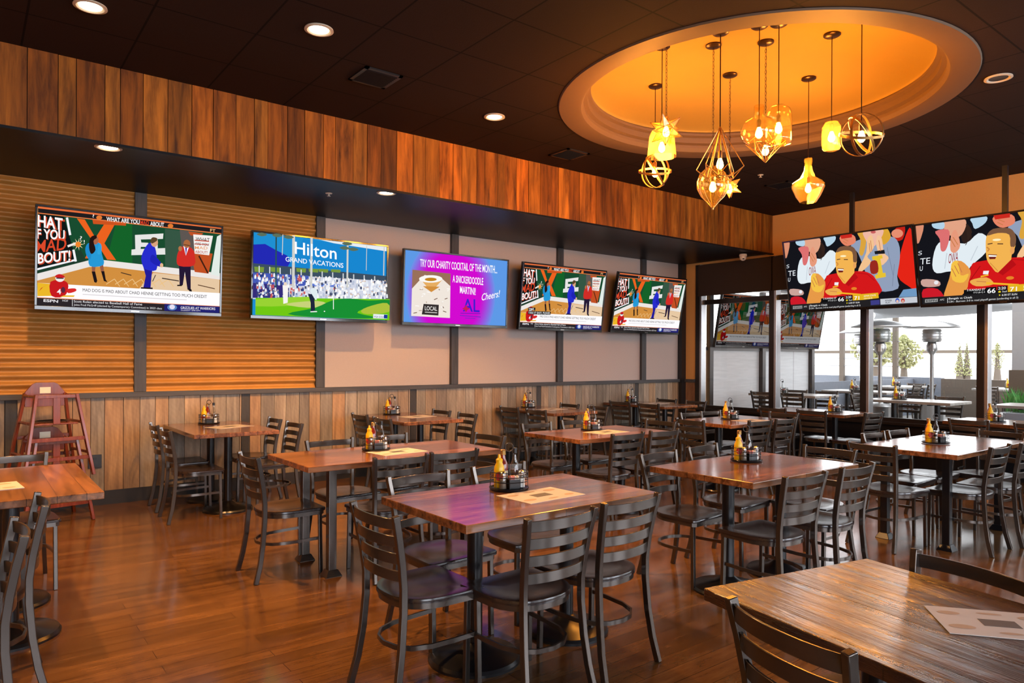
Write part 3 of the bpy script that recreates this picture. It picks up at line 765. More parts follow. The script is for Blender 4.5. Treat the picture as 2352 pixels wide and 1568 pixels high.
    P.poly([(1440, 600), (1515, 670), (1512, 715), (1420, 665)], (30, 34, 176), 1).oval(1525, 700, 16, 20, (226, 180, 140))
    P.oval(1458, 490, 34, 40, (214, 160, 124)).poly([(1420, 470), (1440, 442), (1480, 448), (1484, 470), (1440, 498), (1425, 490)], (90, 66, 40), 1)
    # presenter in a red jacket
    P.poly([(1690, 690), (1800, 700), (1800, 820), (1800, 930), (1770, 925), (1745, 760), (1725, 885), (1695, 880)], (36, 24, 52)).poly([(1672, 880), (1720, 880), (1715, 892), (1672, 892)], (20, 16, 20)).poly([(1768, 915), (1805, 920), (1812, 942), (1790, 940)], (20, 16, 20))
    P.poly([(1690, 560), (1740, 520), (1810, 540), (1838, 600), (1832, 700), (1690, 705), (1668, 640)], (206, 44, 38), 1)
    P.poly([(1732, 520), (1785, 530), (1755, 610)], (240, 240, 244)).poly([(1748, 535), (1766, 538), (1756, 608)], (90, 40, 150))
    P.oval(1765, 500, 33, 38, (170, 102, 60)).oval(1702, 545, 18, 24, (180, 112, 70)).line([(1736, 508), (1792, 516)], 6, (60, 36, 24))
    P.poly([(1825, 412), (2012, 425), (1975, 605), (1838, 590)], (240, 236, 232))
    P.text('WHAT', (1848, 470), (1980, 480), 34, (40, 36, 36)).line([(1838, 466), (1975, 476)], 9, (190, 60, 36)).text('ARE YOU', (1842, 508), (1972, 518), 24, (60, 30, 28)).line([(1835, 500), (1968, 508)], 7, (190, 60, 36)).text('MAD', (1840, 548), (1960, 552), 28, (226, 150, 96)).text('ABOUT!', (1842, 585), (1960, 592), 26, (180, 50, 36))
    P.poly([(2050, 430), (2090, 410), (2070, 800), (1990, 780)], (222, 232, 226))
    # headline banner
    P.poly([(340, 140), (2100, 335), (2100, 405), (345, 225)], (32, 28, 30)).poly([(350, 160), (2095, 348), (2095, 362), (350, 178)], (226, 110, 60)).line([(350, 222), (830, 272), (2090, 405)], 9, (226, 120, 66))
    P.text('WHAT ARE YOU', (1003, 292), (1318, 320), 40, (244, 240, 240), .022).text('MAD', (1325, 322), (1405, 328), 38, (214, 62, 36), .010).text('ABOUT', (1418, 332), (1550, 344), 38, (244, 240, 240), .022)
    P.oval(935, 262, 28, 20, (222, 120, 50)).oval(1610, 335, 26, 20, (222, 120, 50)).text('?', (872, 262), (888, 262), 30, (240, 236, 236)).text('FT', (1985, 385), (2035, 392), 28, (240, 190, 130), .015)
    # lower third
    P.poly([(345, 870), (640, 885), (2075, 955), (2072, 1080), (342, 1010)], (250, 248, 250)).poly([(345, 870), (480, 880), (560, 990), (345, 995)], (232, 180, 40))
    P.poly([(470, 860), (600, 850), (640, 900), (600, 995), (480, 992)], (196, 26, 30), 1).oval(560, 825, 44, 36, (236, 230, 230)).poly([(520, 800), (560, 788), (600, 805), (598, 822), (522, 820)], (200, 30, 36), 1).line([(525, 826), (595, 828)], 9, (30, 24, 30))
    P.poly([(480, 865), (400, 910), (360, 950), (380, 920)], (190, 30, 32)).poly([(600, 985), (700, 985), (690, 1000), (560, 1000)], (232, 180, 40)).oval(590, 935, 20, 28, (90, 40, 60)).poly([(620, 930), (700, 920), (712, 945), (640, 965)], (214, 40, 40), 1).text('4', (530, 975), (570, 975), 50, (240, 240, 240), .012)
    P.text('MAD DOG IS MAD ABOUT CHAD HENNE GETTING TOO MUCH CREDIT', (775, 948), (1952, 1003), 30, (34, 30, 34), 0)
    P.line([(775, 975), (1500, 1010), (1760, 1020)], 6, (206, 200, 204))
    P.poly([(340, 1008), (2072, 1080), (2070, 1145), (338, 1085)], (42, 36, 40)).line([(342, 1006), (2072, 1078)], 7, (236, 150, 110))
    P.text('ESPN', (402, 1046), (540, 1054), 26, (236, 232, 236), .022, .12).text('HOF', (582, 1042), (636, 1046), 18, (220, 216, 220)).line([(676, 1022), (676, 1086)], 5, (220, 220, 220))
    P.text('Scott Rolen elected to Baseball Hall of Fame', (690, 1050), (1338, 1074), 22, (240, 238, 240), 0).text('Joins Fred McGriff (elected by Contemporary Committee) in 2023 class', (690, 1080), (1526, 1110), 19, (226, 224, 226), 0)
    P.poly([(1550, 1058), (2068, 1080), (2066, 1142), (1548, 1122)], (34, 34, 110)).oval(1622, 1090, 46, 28, (90, 130, 190)).oval(1622, 1086, 26, 22, (226, 220, 240)).text('GRIZZLIES AT WARRIORS', (1702, 1104), (2030, 1112), 24, (230, 226, 236), .012).text('THURSDAY 10PM ESPN', (1702, 1122), (1888, 1124), 11, (210, 206, 220))
    if sub: P.poly([(500, 800), (660, 808), (660, 850), (500, 842)], (20, 20, 22)).text('TIME.', (510, 838), (640, 842), 28, (240, 240, 240)).poly([(500, 852), (1000, 870), (1000, 915), (500, 900)], (20, 20, 22)).text('TAKE IT EASY, PLEASE.', (510, 892), (990, 905), 30, (240, 240, 240))
    return P
def pic_golf():
    P = Pic([(155, 190), (1235, 305), (1218, 897), (140, 858)]); rnd = random.Random(5)
    P.rect(100, 100, 1300, 1000, (30, 140, 206))
    P.poly([(150, 290), (250, 285), (330, 330), (430, 380), (470, 480), (150, 440)], (34, 40, 176), 0).poly([(150, 180), (1240, 290), (1240, 330), (700, 250)], (150, 200, 232)).poly([(620, 230), (1240, 300), (1240, 362), (900, 300)], (226, 232, 236))
    P.poly([(560, 240), (1235, 340), (1235, 545), (800, 500), (430, 470)], (24, 132, 204)).poly([(150, 440), (1230, 540), (1226, 600), (150, 520)], (60, 78, 96))
    for x in (200, 330, 540, 640, 720, 820): P.poly([(x-40, 462+x*.03), (x+40, 466+x*.03), (x+36, 515), (x-36, 508)], (120, 150, 60))
    for x in range(200, 1220, 85): P.line([(x, 445+x*.085), (x, 540+x*.05)], 9, (206, 212, 216))
    P.poly([(148, 520), (1228, 580), (1222, 730), (146, 730)], (206, 210, 226)).poly([(148, 515), (600, 540), (600, 620), (148, 640)], (70, 90, 180)).poly([(148, 600), (440, 620), (440, 720), (146, 720)], (52, 44, 120)).poly([(600, 600), (880, 612), (880, 632), (600, 625)], (90, 120, 210))
    for k in range(430):
        x = rnd.uniform(155, 1215); y = rnd.uniform(520+(x-150)*.055, 715); c = rnd.choice([(238, 240, 244), (214, 220, 232), (60, 70, 120), (40, 60, 130), (170, 190, 226), (200, 90, 90), (250, 250, 250), (90, 110, 150)] if x < 560 else [(240, 242, 246), (250, 250, 250), (224, 228, 236), (250, 248, 246), (180, 190, 210), (70, 80, 110)])
        P.poly([(x-8, y+22), (x-7, y), (x+7, y), (x+8, y+22)], c).oval(x, y-4, 6, 6, rnd.choice([(210, 180, 160), c, (240, 240, 240)]), 6)
    P.poly([(144, 722), (1224, 728), (1218, 900), (138, 860)], (110, 196, 20)).poly([(144, 735), (560, 712), (600, 735), (560, 775), (144, 790)], (150, 206, 50), 1).poly([(380, 770), (640, 745), (720, 780), (560, 800)], (196, 206, 120), 1)
    P.poly([(400, 850), (620, 800), (760, 740), (900, 725), (1050, 740), (1224, 735), (1224, 780), (1050, 800), (960, 840), (1120, 880), (700, 878)], (24, 140, 50), 1).poly([(1080, 780), (1200, 760), (1215, 830), (1040, 850), (990, 820)], (170, 190, 60), 1)
    for x, w, y0, y1 in ((312, 12, 200, 640), (452, 22, 222, 640), (596, 18, 238, 640), (886, 14, 290, 640), (365, 6, 215, 380), (1180, 8, 310, 540), (1040, 5, 300, 500)): P.line([(x, y0), (x-6, y1)], w, (206, 206, 200) if x != 312 else (40, 80, 90))
    for x, y in ((195, 215), (318, 222), (410, 235), (880, 285), (930, 330), (860, 320)): P.poly([(x-40, y), (x, y-14), (x+44, y+4), (x, y+16)], (90, 110, 90), 1)
    P.text('Hilton', (460, 368), (796, 412), 100, (250, 252, 255), .010).text('GRAND VACATIONS', (385, 430), (850, 480), 38, (244, 248, 255), .01)
    P.poly([(565, 690), (625, 690), (615, 740), (620, 820), (585, 830), (585, 760)], (30, 36, 60)).poly([(580, 660), (610, 640), (640, 670), (630, 740), (600, 700)], (220, 232, 236), 1).oval(632, 640, 12, 14, (236, 236, 236)).line([(582, 832), (635, 830)], 8, (240, 240, 240))
    P.poly([(360, 620), (405, 620), (400, 760), (365, 770)], (244, 240, 236)).oval(382, 610, 14, 14, (230, 210, 190)).line([(768, 640), (767, 812)], 6, (240, 244, 240)).poly([(768, 640), (780, 645), (770, 660)], (200, 60, 50)).oval(695, 828, 6, 4, (250, 250, 250))
    P.poly([(1088, 848), (1202, 852), (1200, 886), (1086, 882)], (230, 234, 240)).text('PGA GOLF', (1096, 876), (1174, 879), 14, (30, 60, 140)).poly([(1174, 853), (1202, 854), (1200, 884), (1172, 882)], (24, 56, 150))
    return P
def pic_cocktail():
    P = Pic([(1405, 330), (2228, 420), (2210, 942), (1388, 905)])
    P.rect(1300, 300, 2300, 1000, (92, 150, 226))
    for k in range(11):   # the picture's own soft magenta spot
        f = k/10; c = tuple(int(a+(b_-a)*f) for a, b_ in zip((110, 140, 228), (206, 10, 204))); r_ = 1.12-.035*k
        P.oval(1770, 690, 330*r_*.97, 430*r_, c, 40)
    P.text('TRY OUR CHARITY COCKTAIL OF THE MONTH...', (1525, 462), (2145, 518), 62, (246, 246, 250), .012)
    P.text('A SNICKERDOODLE', (1785, 588), (2032, 612), 58, (248, 246, 250), .014).text('MARTINI!', (1843, 676), (1970, 692), 58, (248, 246, 250), .014).text('Cheers!', (2015, 738), (2160, 708), 58, (248, 246, 250), .01, .2)
    P.poly([(1463, 488), (1768, 520), (1762, 876), (1452, 858)], (236, 226, 216)); rnd = random.Random(2)
    P.poly([(1463, 488), (1768, 520), (1766, 620), (1700, 560), (1560, 530), (1458, 640)], (150, 110, 88))
    for k in range(26):
        x, y = rnd.uniform(1475, 1745), rnd.uniform(640, 840); P.line([(x, y), (x+rnd.uniform(-30, 30), y+rnd.uniform(-12, 12))], 6, rnd.choice([(110, 80, 60), (180, 160, 140), (250, 248, 246)]))
    P.poly([(1515, 550), (1700, 570), (1612, 668)], (226, 170, 96)).oval(1608, 562, 94, 30, (246, 244, 240)).oval(1608, 566, 48, 14, (190, 130, 30)).line([(1612, 665), (1612, 740)], 8, (236, 230, 220)).poly([(1545, 620), (1680, 625), (1612, 668)], (206, 140, 60))
    P.poly([(1550, 762), (1672, 770), (1668, 856), (1535, 846)], (50, 44, 44)).text('LOCAL', (1560, 812), (1658, 818), 34, (236, 232, 228), .010).line([(1560, 828), (1658, 834)], 7, (200, 196, 192))
    P.text('AL', (1865, 822), (2000, 830), 105, (60, 30, 200), .01).poly([(1878, 790), (1890, 770), (1902, 792), (1925, 800), (1902, 812), (1890, 832), (1878, 812), (1858, 802)], (196, 30, 90)).line([(1845, 838), (2005, 842)], 5, (90, 30, 180)).line([(1840, 856), (2008, 870)], 6, (110, 40, 190)).line([(1882, 878), (1965, 882)], 5, (110, 40, 190))
    return P
def pic_game():
    P = Pic([(245, 700), (1335, 590), (1382, 1228), (308, 1256)])
    P.rect(200, 500, 1500, 1300, (20, 20, 26))
    P.poly([(245, 700), (296, 700), (270, 820), (250, 800)], (214, 140, 110), 1)
    P.text('TE', (282, 975), (345, 970), 45, (220, 224, 230)).text('U', (282, 1020), (300, 1018), 34, (220, 224, 230)).text('S', (268, 910), (292, 905), 30, (200, 204, 210))
    # standing fan in a red jumper, far right
    P.poly([(1290, 660), (1335, 620), (1375, 900), (1380, 1110), (1300, 1080), (1215, 1000), (1230, 850)], (224, 36, 22), 1).poly([(1200, 610), (1280, 590), (1260, 700), (1180, 700)], (190, 34, 22), 1).oval(1215, 650, 50, 36, (226, 140, 110)).poly([(1260, 1110), (1375, 1100), (1378, 1170), (1220, 1170)], (110, 150, 190))
    # clapping fan in a white jumper
    P.poly([(550, 680), (600, 790), (580, 840), (540, 820), (520, 700)], (44, 30, 26), 1).poly([(425, 680), (545, 665), (560, 720), (520, 790), (440, 760)], (222, 160, 130), 1).poly([(350, 685), (420, 680), (420, 730), (360, 720)], (176, 206, 226), 1).poly([(590, 665), (685, 655), (680, 700), (620, 740), (600, 700)], (180, 208, 226), 1)
    P.poly([(380, 850), (440, 810), (560, 840), (640, 770), (700, 810), (695, 900), (600, 1000), (560, 1070), (480, 1030), (390, 1040), (360, 980)], (222, 232, 238), 1).poly([(560, 850), (600, 760), (560, 700), (575, 820)], (50, 34, 28), 1)
    P.poly([(370, 745), (450, 735), (460, 800), (440, 880), (410, 880), (400, 800)], (216, 110, 110), 1).poly([(470, 780), (500, 740), (530, 850), (500, 900), (470, 880)], (226, 150, 120), 1).text('OWA', (460, 975), (520, 960), 70, (150, 30, 44))
    # cheering fan in a grey jumper with long fair hair
    P.poly([(820, 740), (900, 690), (1150, 670), (1225, 730), (1235, 850), (1210, 1000), (1215, 1100), (1050, 1115), (960, 1000), (880, 800)], (142, 156, 182), 1)
    P.poly([(730, 660), (840, 650), (860, 710), (790, 740), (740, 710)], (226, 130, 100), 1).poly([(725, 640), (830, 640), (830, 670), (740, 680)], (200, 40, 30))
    P.poly([(875, 630), (940, 620), (950, 720), (920, 820), (890, 800), (905, 700)], (214, 160, 60), 1).poly([(1080, 610), (1130, 605), (1160, 680), (1100, 740), (1080, 680)], (214, 160, 50), 1).poly([(930, 620), (1090, 608), (1080, 680), (1000, 760), (950, 700)], (234, 180, 160), 1).oval(1012, 632, 22, 12, (196, 90, 90))
    P.poly([(960, 690), (1000, 660), (1015, 760), (960, 830), (990, 880), (900, 960), (885, 930), (950, 800)], (238, 190, 140), 1).poly([(1050, 660), (1085, 690), (1100, 800), (1140, 850), (1070, 910), (1050, 800), (1035, 720)], (238, 190, 150), 1).poly([(1020, 790), (1105, 780), (1110, 812), (1025, 815)], (24, 24, 30))
    P.poly([(1000, 832), (1085, 822), (1090, 850), (1070, 853), (1090, 970), (1112, 968), (1115, 1002), (1028, 1015), (1024, 985), (1046, 980), (1025, 860), (1003, 862)], (226, 190, 50)).poly([(985, 880), (1040, 870), (1050, 960), (990, 970)], (150, 40, 30), 1)
    # laughing man in a red polo
    P.poly([(600, 1010), (640, 970), (850, 950), (960, 960), (1030, 1020), (1050, 1150), (560, 1160)], (208, 24, 26), 1).poly([(440, 1220), (470, 1080), (490, 980), (540, 960), (600, 1030), (590, 1110), (580, 1160), (520, 1230)], (226, 150, 70), 1).poly([(480, 980), (520, 960), (540, 1060), (590, 1050), (560, 1110), (490, 1090)], (240, 190, 70), 1)
    P.poly([(690, 800), (720, 760), (800, 745), (860, 790), (870, 870), (850, 930), (840, 1000), (770, 1050), (730, 1010), (700, 960), (690, 890)], (238, 176, 80), 1).poly([(695, 790), (730, 745), (830, 745), (870, 800), (868, 870), (840, 870), (830, 790), (760, 775)], (120, 84, 60), 1).oval(852, 900, 14, 26, (226, 160, 90))
    P.poly([(705, 920), (760, 925), (750, 955), (715, 955)], (110, 30, 24)).poly([(708, 925), (758, 930), (755, 940), (710, 938)], (244, 240, 230)).line([(695, 870), (712, 885), (700, 900)], 8, (200, 130, 60)).line([(700, 850), (730, 845)], 7, (90, 60, 40)).line([(760, 850), (795, 852)], 7, (90, 60, 40)).oval(755, 822, 26, 8, (250, 236, 190))
    P.poly([(770, 1050), (850, 960), (880, 1000), (800, 1070)], (180, 16, 22)).poly([(680, 1035), (715, 1035), (710, 1060), (678, 1058)], (236, 236, 240)).line([(665, 1074), (712, 1064)], 10, (240, 180, 40)).oval(845, 1090, 24, 12, (226, 130, 40)).poly([(600, 1100), (700, 1080), (745, 1130), (640, 1140)], (232, 170, 80), 1).line([(700, 1120), (900, 1140)], 12, (240, 180, 40))
    P.poly([(310, 1150), (400, 1150), (440, 1220), (320, 1225)], (200, 26, 40), 1).poly([(300, 1080), (400, 1090), (410, 1130), (310, 1130)], (200, 160, 150), 1).oval(390, 1105, 14, 14, (230, 230, 236))
    for a_, b_ in (((500, 990), (530, 1050)), ((520, 975), (548, 1040)), ((484, 1010), (512, 1068)), ((468, 800), (500, 860)), ((484, 790), (516, 845)), ((990, 700), (1000, 790)), ((978, 720), (985, 800)), ((1060, 700), (1075, 790)), ((640, 1105), (700, 1112)), ((760, 680), (800, 700)), ((755, 700), (790, 720))): P.line([a_, b_], 5, (196, 120, 70))
    P.line([(850, 960), (960, 975), (1020, 1030)], 4, (160, 14, 20)).line([(600, 1100), (660, 1000)], 5, (160, 14, 20)).line([(720, 980), (770, 1040)], 5, (206, 140, 60)).line([(1130, 760), (1180, 1000)], 5, (120, 132, 156)).line([(1190, 900), (1170, 1080)], 5, (120, 132, 156)).line([(640, 860), (600, 960)], 6, (196, 206, 214)).line([(450, 900), (440, 1010)], 6, (196, 206, 214))
    # score bug and ticker
    P.poly([(565, 1163), (700, 1160), (700, 1200), (565, 1203)], (16, 16, 18)).text('S KANSAS ST', (585, 1172), (695, 1170), 15, (236, 236, 236)).text('17-2 (6-1) 3', (625, 1188), (695, 1186), 10, (236, 236, 236))
    P.poly([(700, 1150), (765, 1148), (765, 1200), (700, 1202)], (20, 20, 22)).text('66', (710, 1190), (760, 1189), 32, (250, 250, 250), .012).poly([(770, 1145), (832, 1142), (832, 1195), (770, 1198)], (26, 26, 28)).text('2:20', (776, 1168), (822, 1166), 18, (250, 250, 250)).text('2nd', (800, 1190), (828, 1189), 14, (236, 236, 236)).oval(785, 1184, 8, 8, (226, 200, 30))
    P.poly([(835, 1140), (1050, 1128), (1055, 1172), (835, 1192)], (222, 176, 30)).text('71', (848, 1182), (890, 1180), 30, (250, 250, 250), .012).text('IOWA STATE', (930, 1160), (1030, 1154), 14, (250, 244, 220)).text('14-4 (6-2)', (930, 1178), (1000, 1174), 10, (250, 244, 220))
    P.poly([(310, 1208), (1380, 1165), (1382, 1260), (312, 1260)], (34, 32, 34)).poly([(325, 1220), (405, 1217), (405, 1240), (325, 1244)], (150, 150, 150)).text('ESPN', (332, 1238), (398, 1236), 14, (30, 30, 30), .012, .1).text('AFC', (418, 1232), (446, 1231), 12, (200, 200, 200)).line([(466, 1215), (467, 1250)], 4, (200, 200, 200))
    P.text('Bengals vs Chiefs', (474, 1226), (618, 1222), 14, (236, 236, 236)).text('CIN - Burrow: 3-0 in road playoff games (underdog in all 3)', (474, 1248), (900, 1232), 13, (214, 214, 214)).text('6:30 ET SUN', (800, 1212), (892, 1209), 13, (240, 240, 240)).poly([(783, 1200), (793, 1206), (783, 1212)], (240, 220, 40))
    P.poly([(985, 1190), (1062, 1186), (1064, 1224), (987, 1228)], (60, 60, 130)).poly([(1068, 1180), (1378, 1168), (1380, 1216), (1070, 1226)], (196, 200, 208)).text('POWER', (1110, 1202), (1165, 1200), 14, (30, 34, 50), .012).text('PLAY', (1112, 1218), (1152, 1216), 13, (30, 34, 50), .012).oval(1212, 1196, 17, 20, (60, 90, 190)).oval(1258, 1198, 16, 18, (200, 50, 50)).oval(1212, 1202, 11, 12, (226, 190, 170)).oval(1258, 1203, 10, 11, (210, 170, 150))
    return P
PICS = {}
def tv(cx, cy, cz, w, h, pic, tilt, rz, label, group, mat=None, key=None, mount='wall', wall_d=.37):
    """cx, cy, cz is the middle of the screen; rz turns the front, tilt leans the top forward"""
    t = thing('television', label, 'television', (cx, cy, cz), rz, group); t.rotation_euler = (tilt, 0, rz)
    MB().span((-w/2, .012, -h/2), (w/2, .05, h/2)).span((-w*.36, .05, -h*.36), (w*.36, .085, h*.30)).build('housing', M['tvb'], t, bevel=.004)
    b = .020; mb = MB()
    for a, c in (((-w/2, -.004, -h/2), (w/2, .012, -h/2+b*1.8)), ((-w/2, -.004, h/2-b), (w/2, .012, h/2)), ((-w/2, -.004, -h/2+b*1.8), (-w/2+b, .012, h/2-b)), ((w/2-b, -.004, -h/2+b*1.8), (w/2, .012, h/2-b))): mb.span(a, c)
    mb.build('bezel', M['tvb'], t, bevel=.003)
    sw, sh = w-2*b, h-2.8*b
    if key not in PICS:
        o = pic.mesh('screen', sw, sh, mat or M['pic'], t); PICS[key] = (o.data, sw, sh)
        o.location = (0, .011, b*.4)
    else:
        me, w0, h0 = PICS[key]; o = bpy.data.objects.new('screen', me if not mat else me.copy()); COL.objects.link(o); o.parent = t; o.location = (0, .011, b*.4); o.scale = (sw/w0, 1, sh/h0)
        if mat: o.data.materials[0] = mat
    MB().box((0, .004-.012, -h/2+b*.9), (.07, .004, .008)).build('maker_plate', M['steel'], t)
    c, s_ = math.cos(tilt), math.sin(tilt)
    if mount == 'wall':
        MB().span((-.05, .085, -.05), (.05, wall_d, .05)).span((-.22, .07, -.02), (.22, .10, .02)).span((-.2, wall_d-.03, -.15), (.2, wall_d-.008, .15)).build('wall_bracket', M['black'], t)
    else:
        MB().span((-.2, .08, -.12), (.2, .10, .12)).build('mount_plate', M['black'], t)
        MB().span((-.025, .12, -.2), (.025, .17, mount)).build('ceiling_pole', M['black'], t).rotation_euler = (-tilt, 0, 0)
    return t
gt = 'televisions along the left wall'
w_, h_ = 1.60, .925
tv(1.28, 7.50, 2.325, w_, h_, pic_debate(), R(3), R(2), 'wide television showing three sports presenters, first from the left', gt, key='debate')
tv(3.17, 7.53, 2.320, w_, h_, pic_golf(), R(2), 0, 'television showing a golf green before a blue grandstand', gt, key='golf')
tv(4.98, 7.54, 2.31, w_, h_, pic_cocktail(), R(2.5), 0, 'television showing a magenta cocktail notice', gt, key='cocktail')
tv(6.77, 7.50, 2.30, w_, h_, pic_debate(True), R(7), 0, 'television showing presenters with a black caption box, fourth from the left', gt, key='debate2')
tv(8.54, 7.45, 2.30, w_, h_, None, R(11), 0, 'television showing presenters, last before the window corner', gt, key='debate', wall_d=.40)
gh = 'televisions hung before the windows'
tv(9.02, 4.56, 2.585, 1.70, 1.0, pic_game(), R(12), R(-90), 'hanging television showing a cheering man in red, nearer the room corner', gh, key='game', mount=1.05)
tv(9.02, 2.84, 2.575, 1.72, 1.0, None, R(12), R(-90), 'hanging television showing a cheering man in red, cut by the right edge', gh, key='game', mount=1.05)

# ------------------------------------------------------------------ pendant lamps under the dome
def bulb(parent, z):
    o = MB().lathe([(0, z-.075), (.012, z-.072), (.024, z-.058), (.027, z-.045), (.024, z-.028), (.014, z), (.011, z+.008)], 16).build('bulb', M['bulb'], parent, smooth=True)
    MB().lathe([(.014, z+.006), (.016, z+.012), (.016, z+.06), (.006, z+.07)], 16, close=True).build('socket', M['bronzec'], parent, smooth=True)
    return o
def chain(mb, z0, z1):
    z = z0; k = 0
    while z < z1:
        c = []
        for a in range(0, 360, 45):
            u, v = .0075*math.cos(R(a)), .017*math.sin(R(a))
            c.append((u, 0, z+v) if k % 2 else (0, u, z+v))
        mb.tube(c, .0017, 4, closed=True, up=(0, 1, 0) if k % 2 else (1, 0, 0)); z += .028; k += 1
def pendant(x, y, zb, shade, hang, label):
    """zb is the height of the bulb; the top hangs from the dome"""
    r_ = math.hypot(x-CX, y-CY); k = min(1, r_/(RI-.06)); zt = CZ+.19+.10*math.sqrt(max(0, 1-k*k))
    t = thing('pendant_lamp', label, 'pendant lamp', (x, y, zb), 0, 'pendant lamps under the round dome')
    H = zt-zb
    MB().lathe([(0, H), (.062, H), (.062, H-.012), (.05, H-.02), (.012, H-.024), (0, H-.024)], 24).build('ceiling_canopy', M['bronzec'], t, smooth=True)
    top = {'orb': .15, 'bell': .14, 'star': .12, 'diamond': .28, 'tear': .16, 'globe': .17, 'cyl': .15, 'carafe': .22, 'jar': .12, 'geo': .1, 'ministar': .1}[shade]
    mb = MB()
    if hang == 'chain': chain(mb, top, H-.03); mb.bar((.006, 0, top), (.006, 0, H-.02), .0015)
    else: mb.bar((0, 0, .06), (0, 0, H-.02), .0035 if hang == 'cord' else .0045, 8)
    mb.build(hang, M['bronzec'], t)
    if shade != 'ministar' : bulb(t, .02)
    else: bulb(t, .02)
    W = lambda e, r=.0035: [w.bar(a, b_, r) for a, b_ in e]
    if shade == 'orb':
        w = MB(); pr = [(-.003, -.009), (.003, -.009), (.003, .009), (-.003, .009)]
        for ax, an in (((1, 0, 0), 90), ((1, .6, .2), 60), ((0, 1, .1), 82), ((1, -1, 0), 25)):
            Mr = Matrix.Translation((0, 0, -.0)) @ Matrix.Rotation(R(an), 4, Vector(ax))
            w.sweep([(.148*math.cos(R(a)), .148*math.sin(R(a)), 0) for a in range(0, 360, 10)], pr, closed=True, M=Mr)
        w.build('orb_rings', M['brass'], t, smooth=True)
    elif shade in ('star', 'ministar'):
        ph = (1+5**.5)/2; s_ = .14 if shade == 'star' else .11; V = []
        for a in (-1, 1):
            for b_ in (-1, 1):
                V += [Vector((0, a, b_*ph)), Vector((a, b_*ph, 0)), Vector((a*ph, 0, b_))]
        dod = []
        import itertools
        for i, j, k3 in itertools.combinations(range(12), 3):
            if all(abs((V[p]-V[q]).length-2) < .01 for p, q in ((i, j), (j, k3), (i, k3))): dod.append(((V[i]+V[j]+V[k3])/3, (i, j, k3)))
        w = MB(); gl = MB(); Rm = Matrix.Rotation(.4, 3, 'X') @ Matrix.Rotation(.3, 3, 'Y')
        for vi, v in enumerate(V):
            ap = Rm @ v.normalized()*s_; ring = [Rm @ d.normalized()*s_*.46 for d, idx in dod if vi in idx]
            n_ = ap.normalized(); ref = (ring[0]-n_*ring[0].dot(n_)).normalized(); oth = n_.cross(ref)
            ring.sort(key=lambda q: math.atan2(q.dot(oth), q.dot(ref)))
            for k3 in range(5):
                w.bar(ap, ring[k3], .0022, 5); gl.add([ap, ring[k3], ring[(k3+1) % 5]], [(0, 1, 2)]); w.bar(ring[k3], ring[(k3+1) % 5], .0018, 5)
        w.build('star_frame', M['brass'], t); gl.build('glass_panes', M['amberm'], t)
    elif shade in ('diamond', 'geo'):
        w = MB(); n = 6
        if shade == 'diamond': A, rA, zA, B, rB, zB, ap = .26, .175, -.045, .12, .105, -.125, .27
        else: A, rA, zA, B, rB, zB, ap = .1, .15, .05, .1, .085, -.02, -.11
        a1 = [Vector((rA*math.cos(R(60*k)), rA*math.sin(R(60*k)), zA)) for k in range(n)]; b1 = [Vector((rB*math.cos(R(60*k+30)), rB*math.sin(R(60*k+30)), zB)) for k in range(n)]
        apx = Vector((0, 0, ap)); other = Vector((0, 0, .16))
        for k in range(n):
            l = (k+1) % n
            W([(apx, a1[k]), (a1[k], b1[k]), (b1[k], a1[l]), (b1[k], b1[l])])
            if shade == 'diamond': W([(apx, b1[k])])
            else: W([(other, a1[k]), (apx, b1[k])])
        w.build('wire_cage', M['brass'], t, smooth=True)
    else:
        prof = {'bell': [(.02, .14), (.045, .135), (.085, .11), (.100, .07), (.106, 0), (.112, -.06), (.116, -.09)],
                'tear': [(.02, .15), (.05, .14), (.10, .09), (.122, .03), (.120, -.03), (.09, -.09), (.05, -.13), (.02, -.165), (0, -.19)],
                'globe': [(.035, .19), (.037, .18), (.034, .115), (.05, .10), (.10, .075), (.132, .02), (.134, -.03), (.11, -.075), (.075, -.10), (.072, -.098)],
                'cyl': [(.015, .155), (.05, .15), (.085, .12), (.094, .08), (.095, -.10), (.088, -.13), (.055, -.14), (.055, -.115), (.05, -.112)],
                'carafe': [(.034, .25), (.036, .23), (.030, .19), (.036, .14), (.070, .075), (.13, .035), (.140, .015), (.138, -.01), (.105, -.085), (.072, -.135), (.068, -.14)],
                'jar': [(.03, .10), (.05, .095), (.068, .06), (.072, .02), (.072, -.07), (.066, -.10), (.055, -.115), (0, -.118)]}[shade]
        MB().lathe(prof, 36).build('glass_shade', M['amberm' if shade in ('bell', 'jar') else 'amber'], t, smooth=True, angle=60)
        if shade == 'tear':
            w = MB()
            for k in range(8):
                a = R(45*k); w.tube([(r1*1.01*math.cos(a), r1*1.01*math.sin(a), z1) for r1, z1 in prof], .0022, 5, up=(math.sin(a), -math.cos(a), 0))
            w.lathe([(0, -.20), (.008, -.195), (.012, -.18), (.008, -.165)], 10); w.build('wire_ribs', M['brass'], t, smooth=True)
    return t
